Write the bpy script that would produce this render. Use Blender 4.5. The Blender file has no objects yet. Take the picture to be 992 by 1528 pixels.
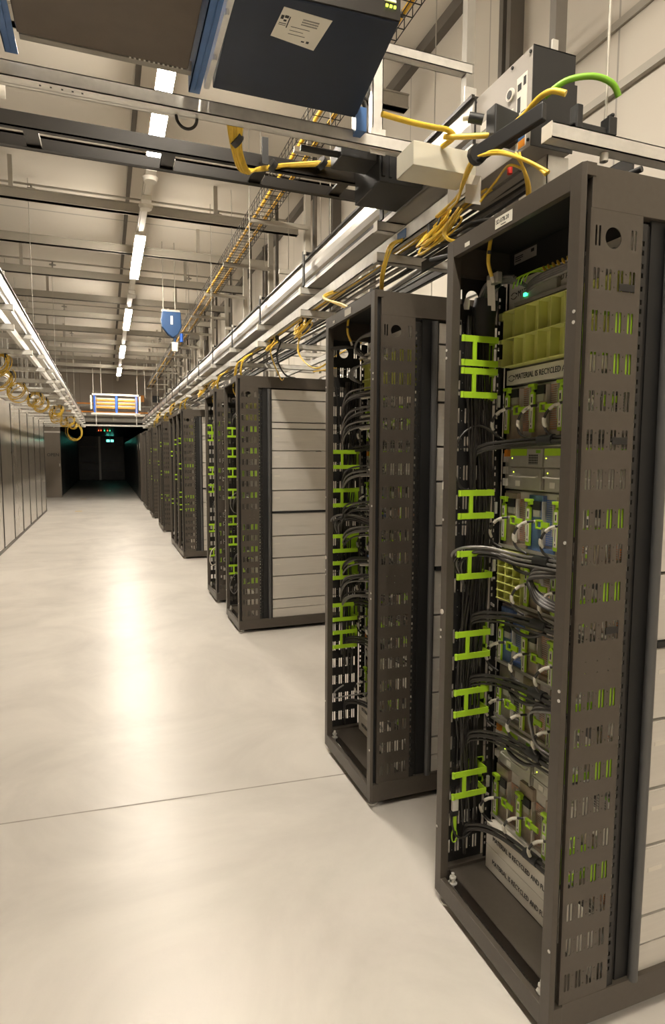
import bpy, bmesh, math, random
from mathutils import Vector, Matrix
random.seed(7)
C = bpy.context.scene.collection
SC = bpy.context.scene

# ------------------------------------------------------------------ camera
yaw, pit, roll, F, CH = .3544, .0919, .0037, 910.45, 1.5735
fw = Vector((math.sin(yaw)*math.cos(pit), math.cos(yaw)*math.cos(pit), -math.sin(pit)))
rt = Vector((math.cos(yaw), -math.sin(yaw), 0)); up = rt.cross(fw)
r2 = rt*math.cos(roll)+up*math.sin(roll); u2 = up*math.cos(roll)-rt*math.sin(roll)
cd = bpy.data.cameras.new('camera'); cam = bpy.data.objects.new('camera', cd); C.objects.link(cam)
cd.sensor_fit = 'HORIZONTAL'; cd.sensor_width = 36; cd.lens = F*36/992; cd.clip_start = .02; cd.clip_end = 200
cam.matrix_world = Matrix(((r2.x, u2.x, -fw.x, 0), (r2.y, u2.y, -fw.y, 0), (r2.z, u2.z, -fw.z, CH), (0, 0, 0, 1)))
SC.camera = cam
# ------------------------------------------------------------------ world, exposure
w = bpy.data.worlds.new('world'); SC.world = w; w.use_nodes = True
w.node_tree.nodes['Background'].inputs[0].default_value = (1, .9, .76, 1)
w.node_tree.nodes['Background'].inputs[1].default_value = .02
SC.view_settings.view_transform = 'Standard'; SC.view_settings.look = 'None'
SC.view_settings.gamma = 1; SC.view_settings.use_curve_mapping = False
SC.view_settings.exposure = 0.22
LAMP_POWER = 135.0           # emission of every ceiling lamp tube
LAMP_COL = (1, .905, .77)

# ------------------------------------------------------------------ materials
def nodes(name):
    m = bpy.data.materials.new(name); m.use_nodes = True
    return m, m.node_tree, m.node_tree.nodes['Principled BSDF']
def mat(name, col, rough=.5, metal=0, var=.06, scale=8, coat=0, emit=None, bump=0, stretch=(1, 1, 1)):
    m, nt, b = nodes(name)
    b.inputs['Roughness'].default_value = rough; b.inputs['Metallic'].default_value = metal
    if coat: b.inputs['Coat Weight'].default_value = coat; b.inputs['Coat Roughness'].default_value = .12
    tc = nt.nodes.new('ShaderNodeTexCoord'); mp = nt.nodes.new('ShaderNodeMapping')
    mp.inputs['Scale'].default_value = stretch
    nz = nt.nodes.new('ShaderNodeTexNoise'); nz.inputs['Scale'].default_value = scale; nz.inputs['Detail'].default_value = 5
    nt.links.new(tc.outputs['Object'], mp.inputs[0]); nt.links.new(mp.outputs[0], nz.inputs[0])
    rp = nt.nodes.new('ShaderNodeMapRange'); rp.inputs[1].default_value = .25; rp.inputs[2].default_value = .75
    rp.inputs[3].default_value = 1-var; rp.inputs[4].default_value = 1+var
    nt.links.new(nz.outputs[0], rp.inputs[0])
    mx = nt.nodes.new('ShaderNodeVectorMath'); mx.operation = 'SCALE'; mx.inputs[0].default_value = col
    nt.links.new(rp.outputs[0], mx.inputs['Scale']); nt.links.new(mx.outputs[0], b.inputs['Base Color'])
    if emit:
        b.inputs['Emission Color'].default_value = (*emit[0], 1); b.inputs['Emission Strength'].default_value = emit[1]
    if bump:
        bp = nt.nodes.new('ShaderNodeBump'); bp.inputs['Strength'].default_value = bump; bp.inputs['Distance'].default_value = .002
        nt.links.new(nz.outputs[0], bp.inputs['Height']); nt.links.new(bp.outputs[0], b.inputs['Normal'])
    return m
M = {}
M['rack'] = mat('rack_paint', (.092, .078, .063), .40, .2, .05, 60)
M['rackin'] = mat('black_part_and_shade', (.020, .019, .018), .55, .1, .1, 40)  # black parts, also the painted shade inside the racks
M['groove'] = mat('gap_and_shade_black', (.012, .012, .012), .6)
M['tube'] = mat('hose_grey', (.10, .10, .10), .38, .1)
M['silver'] = mat('brushed_steel', (.66, .63, .575), .38, .12, .04, 30, stretch=(.2, 1, 4))
M['zinc'] = mat('zinc_strut', (.72, .70, .65), .36, .35, .10, 25)
M['dullzinc'] = mat('dull_zinc', (.33, .31, .27), .55, .3, .08, 10)
M['lime'] = mat('lime_plastic', (.42, .70, .03), .35, 0, .04, 30, coat=.2)
M['limepale'] = mat('olive_lime_plastic', (.74, .76, .25), .4, 0, .05, 20)
M['white'] = mat('white_plastic', (.74, .70, .62), .45, 0, .03)
M['paper'] = mat('paper_label', (.78, .75, .66), .6, 0, .03)
M['ink'] = mat('ink', (.03, .03, .03), .7)
M['sheet'] = mat('sled_sheet', (.36, .33, .29), .38, .3, .08, 40)
M['psu'] = mat('psu_grey', (.52, .50, .44), .42, .4, .05, 40)
M['black'] = mat('black_plastic', (.022, .022, .022), .45, 0, .1)
M['cable'] = mat('black_cable', (.030, .027, .024), .33, .05, .15, 60, coat=.3)
M['greycable'] = mat('grey_cable', (.20, .19, .18), .3, .3, .15, 60, coat=.3)
M['yellow'] = mat('yellow_cable', (.80, .54, .06), .38, 0, .12, 40)
M['earth'] = mat('earth_green', (.22, .48, .03), .4)
M['orange'] = mat('orange_plastic', (.75, .28, .03), .4)
M['blue'] = mat('blue_bracket', (.055, .14, .34), .42, .1, .12, 20)
M['navy'] = mat('navy_case', (.020, .030, .055), .42, .2, .1, 15)
M['browncase'] = mat('brown_case', (.105, .080, .058), .5, .2, .1, 12)
M['tray'] = mat('dark_tray_paint', (.020, .017, .014), .35, .3, .1, 20)
M['tan'] = mat('tan_box', (.66, .63, .52), .45)
M['copper'] = mat('copper', (.6, .28, .12), .3, .9)
M['alu'] = mat('polished_aluminium', (.66, .64, .60), .33, .8, .1, 12, stretch=(1, .15, 1))
M['buslip'] = mat('busway_black', (.04, .037, .034), .3, .4)
M['beam'] = mat('beam_grey', (.44, .41, .35), .55, .15, .06, 6)
M['darkbeam'] = mat('dark_joint', (.13, .115, .095), .6)
M['boxgrey'] = mat('instrument_grey', (.40, .37, .33), .5, .15)
M['door'] = mat('cabinet_door', (.52, .48, .42), .22, .25, .06, 3, coat=.3)
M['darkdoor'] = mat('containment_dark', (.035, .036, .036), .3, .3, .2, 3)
M['endface'] = mat('end_cabinet_face', (.26, .225, .185), .4, .3, .05, 4)
M['yel_mark'] = mat('floor_mark_yellow', (.80, .55, .08), .5)
M['blueplast'] = mat('blue_plastic', (.03, .12, .55), .4)
M['balancer'] = mat('balancer_blue', (.012, .05, .14), .45)
M['green_led'] = mat('green_led', (.02, .4, .1), .4, emit=((.05, 1, .35), 3))
M['yel_led'] = mat('yellow_led', (.5, .5, .05), .4, emit=((.7, 1, .05), 3))
M['red_led'] = mat('red_led', (.5, .05, .02), .4, emit=((1, .12, .03), 3))
M['exit'] = mat('exit_green', (.1, .5, .4), .4, emit=((.15, 1, .75), 3))
M['lamp'] = mat('lamp_diffuser', (.9, .9, .9), .5, emit=(LAMP_COL, LAMP_POWER))

def perforated(name, base, hole, scale=150, thr=.34, hot=(.03, .03, .03)):
    m, nt, b = nodes(name)
    b.inputs['Roughness'].default_value = .45; b.inputs['Metallic'].default_value = .3
    tc = nt.nodes.new('ShaderNodeTexCoord'); v = nt.nodes.new('ShaderNodeTexVoronoi')
    v.inputs['Scale'].default_value = scale; v.inputs['Randomness'].default_value = .0
    mp = nt.nodes.new('ShaderNodeMapping'); mp.inputs['Scale'].default_value = (.001, 1, 1)
    nt.links.new(tc.outputs['Object'], mp.inputs[0]); nt.links.new(mp.outputs[0], v.inputs['Vector'])
    lt = nt.nodes.new('ShaderNodeMath'); lt.operation = 'LESS_THAN'; lt.inputs[1].default_value = thr
    nt.links.new(v.outputs['Distance'], lt.inputs[0])
    mx = nt.nodes.new('ShaderNodeMix'); mx.data_type = 'RGBA'
    mx.inputs[6].default_value = (*base, 1)
    nz = nt.nodes.new('ShaderNodeTexNoise'); nz.inputs['Scale'].default_value = 14; nt.links.new(tc.outputs['Object'], nz.inputs[0])
    cr = nt.nodes.new('ShaderNodeValToRGB'); cr.color_ramp.elements[0].position = .48; cr.color_ramp.elements[1].position = .62
    cr.color_ramp.elements[0].color = (*hole, 1); cr.color_ramp.elements[1].color = (*hot, 1)
    nt.links.new(nz.outputs[0], cr.inputs[0]); nt.links.new(cr.outputs[0], mx.inputs[7])
    nt.links.new(lt.outputs[0], mx.inputs[0]); nt.links.new(mx.outputs[2], b.inputs['Base Color'])
    return m
M['g_rust'] = perforated('grille_rust', (.46, .42, .37), (.17, .055, .02), hot=(.75, .22, .04))
M['g_blue'] = perforated('grille_blue', (.30, .33, .38), (.02, .07, .30), hot=(.02, .15, .7))
M['g_grey'] = perforated('grille_grey', (.38, .37, .33), (.03, .03, .03), 130, .4)
M['s_rust'] = mat('sled_sheet_warm', (.44, .36, .29), .4, .4, .2, 40)
M['s_blue'] = mat('sled_sheet_blue', (.16, .26, .52), .35, .4, .3, 30)

def floor_mat():
    m, nt, b = nodes('polished_concrete')
    tc = nt.nodes.new('ShaderNodeTexCoord')
    n1 = nt.nodes.new('ShaderNodeTexNoise'); n1.inputs['Scale'].default_value = 1.1; n1.inputs['Detail'].default_value = 8; n1.inputs['Roughness'].default_value = .62; n1.inputs['Distortion'].default_value = .8
    n2 = nt.nodes.new('ShaderNodeTexNoise'); n2.inputs['Scale'].default_value = 7; n2.inputs['Detail'].default_value = 8
    cr = nt.nodes.new('ShaderNodeValToRGB'); e = cr.color_ramp.elements
    e[0].position = .30; e[0].color = (.58, .545, .50, 1); e[1].position = .62; e[1].color = (.74, .70, .645, 1)
    nt.links.new(tc.outputs['Object'], n1.inputs[0]); nt.links.new(tc.outputs['Object'], n2.inputs[0])
    nt.links.new(n1.outputs[0], cr.inputs[0]); nt.links.new(cr.outputs[0], b.inputs['Base Color'])
    mr = nt.nodes.new('ShaderNodeMapRange'); mr.inputs[3].default_value = .26; mr.inputs[4].default_value = .42
    nt.links.new(n2.outputs[0], mr.inputs[0]); nt.links.new(mr.outputs[0], b.inputs['Roughness'])
    bp = nt.nodes.new('ShaderNodeBump'); bp.inputs['Strength'].default_value = .06; bp.inputs['Distance'].default_value = .004
    nt.links.new(n2.outputs[0], bp.inputs['Height']); nt.links.new(bp.outputs[0], b.inputs['Normal'])
    b.inputs['Specular IOR Level'].default_value = .6
    return m
M['floor'] = floor_mat()
def panel_mat(name, col, axis, pitch, off=0, joint=.012, rough=.6):
    """painted sandwich panels with thin darker joints every `pitch` metres along an axis"""
    m, nt, b = nodes(name); b.inputs['Roughness'].default_value = rough
    tc = nt.nodes.new('ShaderNodeTexCoord'); sp = nt.nodes.new('ShaderNodeSeparateXYZ'); nt.links.new(tc.outputs['Object'], sp.inputs[0])
    a = nt.nodes.new('ShaderNodeMath'); a.operation = 'ADD'; a.inputs[1].default_value = 100*pitch-off; nt.links.new(sp.outputs[axis], a.inputs[0])
    d = nt.nodes.new('ShaderNodeMath'); d.operation = 'MODULO'; d.inputs[1].default_value = pitch; nt.links.new(a.outputs[0], d.inputs[0])
    l = nt.nodes.new('ShaderNodeMath'); l.operation = 'LESS_THAN'; l.inputs[1].default_value = joint; nt.links.new(d.outputs[0], l.inputs[0])
    mx = nt.nodes.new('ShaderNodeMix'); mx.data_type = 'RGBA'; mx.inputs[6].default_value = (*col, 1); mx.inputs[7].default_value = (*[c*.62 for c in col], 1)
    nt.links.new(l.outputs[0], mx.inputs[0]); nt.links.new(mx.outputs[2], b.inputs['Base Color'])
    return m
M['darkwall'] = mat('low_bounce_wall', (.22, .19, .16), .7)  # unseen walls, coloured dark to cut ambient bounce light
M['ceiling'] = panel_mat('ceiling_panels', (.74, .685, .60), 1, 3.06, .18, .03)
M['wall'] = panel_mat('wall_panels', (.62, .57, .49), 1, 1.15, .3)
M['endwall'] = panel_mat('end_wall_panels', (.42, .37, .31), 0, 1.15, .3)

# ------------------------------------------------------------------ mesh helpers
class MB:
    def __init__(s): s.v = []; s.f = []; s.sm = []
    def add(s, vs, fs, smooth=False):
        n = len(s.v); s.v += [tuple(v) for v in vs]; s.f += [tuple(i+n for i in f) for f in fs]; s.sm += [smooth]*len(fs)
    def box(s, x0, x1, y0, y1, z0, z1):
        x0, x1 = sorted((x0, x1)); y0, y1 = sorted((y0, y1)); z0, z1 = sorted((z0, z1))
        s.add([(x0, y0, z0), (x1, y0, z0), (x1, y1, z0), (x0, y1, z0), (x0, y0, z1), (x1, y0, z1), (x1, y1, z1), (x0, y1, z1)],
              [(0, 3, 2, 1), (4, 5, 6, 7), (0, 1, 5, 4), (1, 2, 6, 5), (2, 3, 7, 6), (3, 0, 4, 7)]); return s
    def cyl(s, p0, p1, r, n=10, cap=True, r1=None):
        p0 = Vector(p0); p1 = Vector(p1); d = (p1-p0).normalized(); r1 = r if r1 is None else r1
        a = d.orthogonal().normalized(); b = d.cross(a)
        vs = [p0+(a*math.cos(t)+b*math.sin(t))*r for t in [2*math.pi*i/n for i in range(n)]]
        vs += [p1+(a*math.cos(t)+b*math.sin(t))*r1 for t in [2*math.pi*i/n for i in range(n)]]
        s.add(vs, [(i, (i+1) % n, n+(i+1) % n, n+i) for i in range(n)], True)
        if cap: s.add(vs, [tuple(range(n-1, -1, -1)), tuple(range(n, 2*n))])
        return s
    def tube(s, pts, r, n=6, steps=5, taper=None):
        P = [Vector(p) for p in pts]
        if len(P) > 2:
            Q = []
            for i in range(len(P)-1):
                a = P[max(i-1, 0)]; b = P[i]; c = P[i+1]; d = P[min(i+2, len(P)-1)]
                for k in range(steps):
                    t = k/steps
                    Q.append(.5*((2*b)+(c-a)*t+(2*a-5*b+4*c-d)*t*t+(3*b-a-3*c+d)*t**3))
            Q.append(P[-1]); P = Q
        T = [(P[min(i+1, len(P)-1)]-P[max(i-1, 0)]).normalized() for i in range(len(P))]
        nrm = T[0].orthogonal().normalized(); vs = []; fs = []
        for i, p in enumerate(P):
            nrm = (nrm-T[i]*nrm.dot(T[i]))
            nrm = nrm.normalized() if nrm.length > 1e-6 else T[i].orthogonal().normalized()
            b = T[i].cross(nrm)
            for k in range(n):
                t = 2*math.pi*k/n; vs.append(p+(nrm*math.cos(t)+b*math.sin(t))*r)
        for i in range(len(P)-1):
            for k in range(n):
                fs.append((i*n+k, i*n+(k+1) % n, (i+1)*n+(k+1) % n, (i+1)*n+k))
        s.add(vs, fs, True); s.add(vs, [tuple(range(n-1, -1, -1)), tuple(range((len(P)-1)*n, len(P)*n))])
        return s
    def prism(s, poly, a0, a1, axis='y'):
        """poly in the two remaining axes, extruded along `axis`"""
        n = len(poly)
        def q(u, v, a): return {'y': (u, a, v), 'x': (a, u, v), 'z': (u, v, a)}[axis]
        vs = [q(u, v, a0) for u, v in poly]+[q(u, v, a1) for u, v in poly]
        s.add(vs, [(i, (i+1) % n, n+(i+1) % n, n+i) for i in range(n)]+[tuple(range(n-1, -1, -1)), tuple(range(n, 2*n))]); return s
    def plate(s, u0, u1, v0, v1, holes, t, q):
        """slab with rectangular holes; q(u,v,w) maps to space, w in 0..t"""
        V = sorted({v0, v1, *[h[2] for h in holes], *[h[3] for h in holes]})
        for a, b in zip(V, V[1:]):
            if b-a < 1e-6: continue
            mid = (a+b)/2; cuts = sorted((h[0], h[1]) for h in holes if h[2] < mid < h[3])
            x = u0; segs = []
            for c0, c1 in cuts:
                if c0 > x: segs.append((x, c0))
                x = max(x, c1)
            if u1 > x: segs.append((x, u1))
            for g0, g1 in segs:
                vs = [q(*p) for p in ((g0, a, 0), (g1, a, 0), (g1, b, 0), (g0, b, 0), (g0, a, t), (g1, a, t), (g1, b, t), (g0, b, t))]
                s.add(vs, [(0, 3, 2, 1), (4, 5, 6, 7), (0, 1, 5, 4), (1, 2, 6, 5), (2, 3, 7, 6), (3, 0, 4, 7)])
        return s
    def ringhole(s, u0, u1, v0, v1, r, t, q, n=24):
        cu, cv = (u0+u1)/2, (v0+v1)/2; hu, hv = (u1-u0)/2, (v1-v0)/2; vs = []
        for w_ in (0, t):
            for k in range(n):
                a = 2*math.pi*k/n; c, d = math.cos(a), math.sin(a)
                vs.append(q(cu+r*c, cv+r*d, w_))
            for k in range(n):
                a = 2*math.pi*k/n; c, d = math.cos(a), math.sin(a); m_ = min(hu/abs(c) if abs(c) > 1e-6 else 9, hv/abs(d) if abs(d) > 1e-6 else 9)
                vs.append(q(cu+m_*c, cv+m_*d, w_))
        fs = []
        for k in range(n):
            j = (k+1) % n
            fs += [(k, j, n+j, n+k), (2*n+k, 3*n+k, 3*n+j, 2*n+j), (k, 2*n+k, 2*n+j, j)]
        s.add(vs, fs); return s
    def build(s, name, m, parent=None, bevel=0, label=None):
        me = bpy.data.meshes.new(name); me.from_pydata(s.v, [], s.f)
        me.polygons.foreach_set('use_smooth', s.sm); me.update()
        bm = bmesh.new(); bm.from_mesh(me); bmesh.ops.recalc_face_normals(bm, faces=bm.faces); bm.to_mesh(me); bm.free()
        me.materials.append(M[m] if isinstance(m, str) else m)
        o = bpy.data.objects.new(name, me); C.objects.link(o)
        if parent is not None: o.parent = parent
        if bevel:
            b = o.modifiers.new('bevel', 'BEVEL'); b.width = bevel; b.segments = 2; b.limit_method = 'ANGLE'
        if label: o['label'] = label
        return o
def tag(o, label, cat, group=None, kind=None):
    o['label'] = label; o['category'] = cat
    if group: o['group'] = group
    if kind: o['kind'] = kind
    return o
def thing(name, label, cat, loc=(0, 0, 0), group=None):
    o = bpy.data.objects.new(name, None); C.objects.link(o); o.location = loc; o.empty_display_size = .05
    return tag(o, label, cat, group)
def struct(o):
    o['kind'] = 'structure'; return o
def copy_tree(o, parent=None, skip=()):
    c = o.copy(); C.objects.link(c)
    if parent is not None: c.parent = parent
    for ch in list(o.children):
        if ch.name.split('.')[0] not in skip: copy_tree(ch, c, skip)
    return c
def text_mesh(name, body, size, q, m, parent, ext=.0004, align='LEFT', sx=1.0):
    """lettering as real mesh; q(u,v,w) maps text plane to local space"""
    cu = bpy.data.curves.new(name, 'FONT'); cu.body = body; cu.size = size; cu.extrude = ext; cu.align_x = align
    cu.resolution_u = 2
    to = bpy.data.objects.new('tmp_text', cu); C.objects.link(to)
    dg = bpy.context.evaluated_depsgraph_get(); me = bpy.data.meshes.new_from_object(to.evaluated_get(dg))
    bpy.data.objects.remove(to)
    for v in me.vertices: v.co = Vector(q(v.co.x*sx, v.co.y, v.co.z))
    me.name = name; me.materials.clear(); me.materials.append(M[m])
    o = bpy.data.objects.new(name, me); C.objects.link(o); o.parent = parent; return o
ORD = ['first', 'second', 'third', 'fourth', 'fifth', 'sixth', 'seventh', 'eighth', 'ninth', 'tenth', 'eleventh', 'twelfth', 'thirteenth', 'fourteenth', 'fifteenth', 'sixteenth', 'seventeenth', 'eighteenth', 'nineteenth', 'twentieth', 'twenty-first', 'twenty-second', 'twenty-third', 'twenty-fourth', 'twenty-fifth']

# ------------------------------------------------------------------ room
CZ = 4.85; WX = 2.51
struct(MB().box(-7, WX, -6, 44, -.1, 0).build('floor', 'floor'))
struct(MB().box(-7, WX, -6, 44, CZ, CZ+.1).build('ceiling', 'ceiling'))
struct(MB().box(WX, WX+.1, -6, 44, 0, CZ).build('wall_right', 'wall'))
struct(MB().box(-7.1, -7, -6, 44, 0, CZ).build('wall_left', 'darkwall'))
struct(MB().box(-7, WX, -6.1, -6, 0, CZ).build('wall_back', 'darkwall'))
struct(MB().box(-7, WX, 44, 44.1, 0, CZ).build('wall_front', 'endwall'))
n = 0
def trim(mb, m, bevel=0):
    global n
    n += 1; return struct(mb.build('trim_%d' % n, m, bevel=bevel))
# saw-cut floor joints (slightly skewed in the photo)
def strip(x0, ya, x1, yb, w_, m='darkbeam'):
    mb = MB(); mb.add([(x0, ya-w_, .0006), (x1, yb-w_, .0006), (x1, yb+w_, .0006), (x0, ya+w_, .0006)], [(0, 1, 2, 3)])
    return trim(mb, m)
M['jointc'] = mat('joint_filler', (.40, .365, .32), .6, 0, .25, 9)
strip(-1.6, 2.896, 2.5, 2.587, .0045, 'jointc'); strip(-1.6, 9.9, 2.5, 9.7, .003, 'jointc')
# yellow floor marks far down the aisle
for x, y in ((-.80, 23.6), (-.76, 18.4)):
    tag(MB().box(x-.09, x+.09, y-.06, y+.06, .0005, .002).build('floor_mark', 'yel_mark'), 'yellow tape mark on the floor %s' % ('at the edge of the dark passage' if y > 20 else 'short of the dark passage, nearer of two'), 'floor mark')
# ceiling joint profile beside the lamps, pipe and band on the right wall
trim(MB().box(.33, .375, -6, 44, CZ-.03, CZ), 'darkbeam')
trim(MB().box(WX-.07, WX, -6, 44, CZ-.09, CZ), 'darkbeam')
trim(MB().box(WX-.03, WX, -6, 44, 3.42, 3.46), 'beam')
trim(MB().box(WX-.015, WX, -6, 44, 3.74, 3.78), 'beam')
# wall columns
for k, y in enumerate((3.45, 6.6, 9.7, 12.8, 15.9, 19.0, 22.1)):
    c = MB().box(WX-.10, WX, y-.06, y-.02, 0, CZ); c.box(WX-.10, WX, y+.02, y+.06, 0, CZ); c.box(WX-.04, WX, y-.03, y+.03, 0, CZ)
    trim(c, 'darkbeam')

M['bandyellow'] = panel_mat('yellow_cable_with_black_ties', (.80, .46, .025), 1, .2, 0, .03, .4)
M['bandyellow'].node_tree.nodes['Mix'].inputs[7].default_value = (.03, .03, .03, 1)
# suspended cross beams with hangers
BY = [4.77+1.53*k for k in range(0, 13)]
for k, y in enumerate(BY):
    t = thing('suspended_beam', 'grey steel beam spanning the aisle under the ceiling, %s from the camera' % ORD[k], 'beam', (0, y, 4.45), 'grey beams under the ceiling')
    b = MB().box(-6.9, 2.40, -.035, .035, -.05, .06); b.box(-6.9, 2.4, -.05, .05, .05, .06); b.box(-6.9, 2.4, -.05, .05, -.05, -.042)
    b.build('beam_rail', 'beam', t)
    for x in (-2.9, -1.15+.25*((k*37) % 3-1), 1.35, 2.05):
        MB().box(x-.022, x+.022, -.022, .022, .06, .4).build('hanger_post', 'beam', t)
    # side hanger frames on the right, carrying the cable basket
    MB().box(2.03, 2.09, .04, .10, -1.85, .4).build('drop_post', 'beam', t)
    MB().box(2.13, 2.16, .04, .10, -1.85, .4).build('drop_post', 'darkbeam', t)
    MB().box(1.44, 2.05, .0, .041, -.52, -.48).build('basket_arm', 'beam', t)
    MB().box(1.75, 2.42, .045, .085, -.98, -.94).build('cross_strut', 'beam', t) if k % 2 else None
    MB().cyl((1.55, .02, -.48), (1.55, .02, .40), .005, 6).build('threaded_rod', 'zinc', t)
    for x in (-1.62, -2.05) if k % 2 else (-1.9,):
        MB().box(x-.02, x+.02, .05, .09, -1.73, .4).build('drop_post', 'beam', t)
# thin sprinkler pipes running across, with heads
for k, y in enumerate((8.33, 11.4, 14.45, 17.5)):
    t = thing('sprinkler_pipe', 'thin grey sprinkler pipe across the ceiling, %s from the camera' % ORD[k], 'pipe', (0, y, CZ-.09), 'sprinkler pipes under the ceiling')
    MB().cyl((-6.9, 0, 0), (2.4, 0, 0), .014, 8).build('pipe', 'beam', t)
    for x in (-3.0, -.74, 1.47):
        h = MB().cyl((x, 0, 0), (x, 0, -.07), .012, 8); h.cyl((x, 0, -.05), (x, 0, -.058), .055, 14); h.cyl((x, 0, -.07), (x, 0, -.12), .008, 6); h.cyl((x, 0, -.115), (x, 0, -.12), .022, 8)
        h.build('sprinkler_head', 'dullzinc', t)

# linear lamps on a trunking rail
rail = MB().box(.43, .51, -5.5, 23.9, 4.27, 4.32); rail.box(.445, .495, -5.5, 23.9, 4.25, 4.27)
tag(rail.build('lamp_trunking', 'white'), 'long white trunking rail that carries the row of aisle lamps', 'trunking')
LY = [-3.1, .9, 4.95, 8.95, 12.95, 16.95, 20.95]
for k, y in enumerate(LY):
    t = thing('linear_lamp', ('linear ceiling lamp glowing white, %s lamp of the row counted along the aisle' % ORD[max(k-2, 0)]) if k > 1 else ['linear ceiling lamp some way behind the camera', 'linear ceiling lamp straight above the camera'][k], 'lamp', (.47, y, 4.2), 'aisle lamps')
    MB().box(-.062, .062, -.95, .95, .02, .05).build('housing', 'white', t)
    MB().box(-.056, .056, -.9, .9, -.005, .02).build('diffuser', 'lamp', t)
for x, y, lab in ((.47, 6.30, 'round smoke detector in front of the others between the first two lamps'), (.47, 7.0, 'round smoke detector just before the second ceiling lamp'), (.47, 10.9, 'round smoke detector between second and third ceiling lamp')):
    t = thing('smoke_detector', lab, 'detector', (x, y, 4.25), 'detectors on the trunking')
    MB().box(-.05, .05, -.16, .16, -.05, 0).build('mount_box', 'white', t, .006)
    MB().cyl((0, 0, -.05), (0, 0, -.085), .075, 20, r1=.06).build('sensor_head', 'white', t)

# cable basket with yellow fibre along the ceiling
t = thing('cable_basket', 'wire cable basket with two runs of yellow cable hanging under the ceiling', 'cable basket', (1.43, 3.0, 3.96))
wb = MB(); L = 20.
for x, z in ((0, 0), (.07, 0), (.14, 0), (.21, 0), (0, .06), (.21, .06), (0, .10), (.21, .10)): wb.cyl((x, 0, z), (x, L, z), .003, 4)
y = 0
while y < L:
    wb.cyl((0, y, 0), (.21, y, 0), .003, 4); wb.cyl((0, y, 0), (0, y, .10), .003, 4); wb.cyl((.21, y, 0), (.21, y, .10), .003, 4); y += .1
wb.build('wire_basket', 'tray', t)
for i, x in enumerate((.05, .16)):
    yb = MB(); yb.cyl((x, 0, .02), (x, L, .02), .016, 7); o = yb.build('yellow_trunk', 'bandyellow', t)

# blue balancer hanging at mid distance
t = thing('tool_balancer', 'blue spring balancer hanging from a ceiling beam with a box below', 'tool balancer', (1.02, 10.05, 3.62))
poly = [(-.14, .18), (.14, .18), (.155, -.05), (.10, -.16), (.02, -.22), (-.06, -.17), (-.145, -.06), (-.16, .05)]
MB().prism(poly, -.05, .05).build('housing', 'balancer', t, .015)
MB().box(-.018, .018, -.056, -.05, -.02, .11).build('handle_plate', 'white', t, .003)
MB().box(-.15, .13, -.02, .02, .18, .21).build('hanger_bar', 'beam', t)
MB().cyl((.06, 0, .2), (.06, 0, 1.23), .006, 6).cyl((-.12, 0, .2), (-.12, 0, 1.23), .006, 6).build('hanger_rods', 'beam', t)
MB().cyl((.05, 0, -.2), (.05, 0, -.3), .02, 8).build('cable_stop', 'balancer', t)
MB().box(.0, .09, -.02, .02, -.42, -.28).build('control_box', 'white', t, .004)
MB().cyl((.15, 0, -.14), (.15, 0, -.27), .028, 10).build('plug', 'blueplast', t)

# ------------------------------------------------------------------ racks
X0 = 1.062; RW = .617; RH = 2.26; ZB = .03
RX1 = 2.24            # rear of the rack
ROWS = [2.0-.0955*k if k < 10 else None for k in range(10)] + [1.128, .948, .851, .752, .662, .561, .468, .374, .276, .174]
ROWS = [2.0, 1.901, 1.802, 1.71, 1.615, 1.517, 1.417, 1.327, 1.229, 1.128, .948, .851, .752, .662, .561, .468, .374, .276, .174]
SU = [1.113, 1.150, 1.187, 1.224]
BR_Z = [1.912, 1.81, 1.415, 1.213, .940, .740, .448]        # centres of the lime cable brackets (rack 1)
def side_panel_mesh():
    mb = MB(); q = lambda u, v, w_: (u, w_, v); t = .002
    holes = []
    for z in ROWS:
        for u in SU:
            for d in (-.0085, .0025): holes.append((u+d, u+d+.0075, z-.025, z+.025))
        for u in SU[:-1]:
            for dz in (-.017, .017): holes.append((u+.0165, u+.0195, z+dz-.0015, z+dz+.0015))
    for u in (1.113, 1.224):
        for d in (-.0075, .0035): holes.append((u+d, u+d+.006, 2.075, 2.123))
    for dz in (0, .03):
        for u in (1.13, 1.168, 1.205): holes.append((u, u+.003, 1.02+dz, 1.023+dz))
    hole = (1.135, 1.187, 2.072, 2.124); holes.append(hole)
    mb.plate(1.092, 1.252, .115, 2.16, holes, t, q); mb.ringhole(*hole, .025, t, q)
    # rounded corners of the slots
    c = .0018
    for h in holes:
        if h is hole or h[1]-h[0] < .004: continue
        for (u, su) in ((h[0], 1), (h[1], -1)):
            for (v, sv) in ((h[2], 1), (h[3], -1)):
                mb.add([(u, 0, v), (u+su*c, 0, v), (u, 0, v+sv*c*1.6)], [(0, 1, 2)])
    # folded front lip
    mb.box(1.090, 1.094, 0, .012, .115, 2.16)
    return mb
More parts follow.
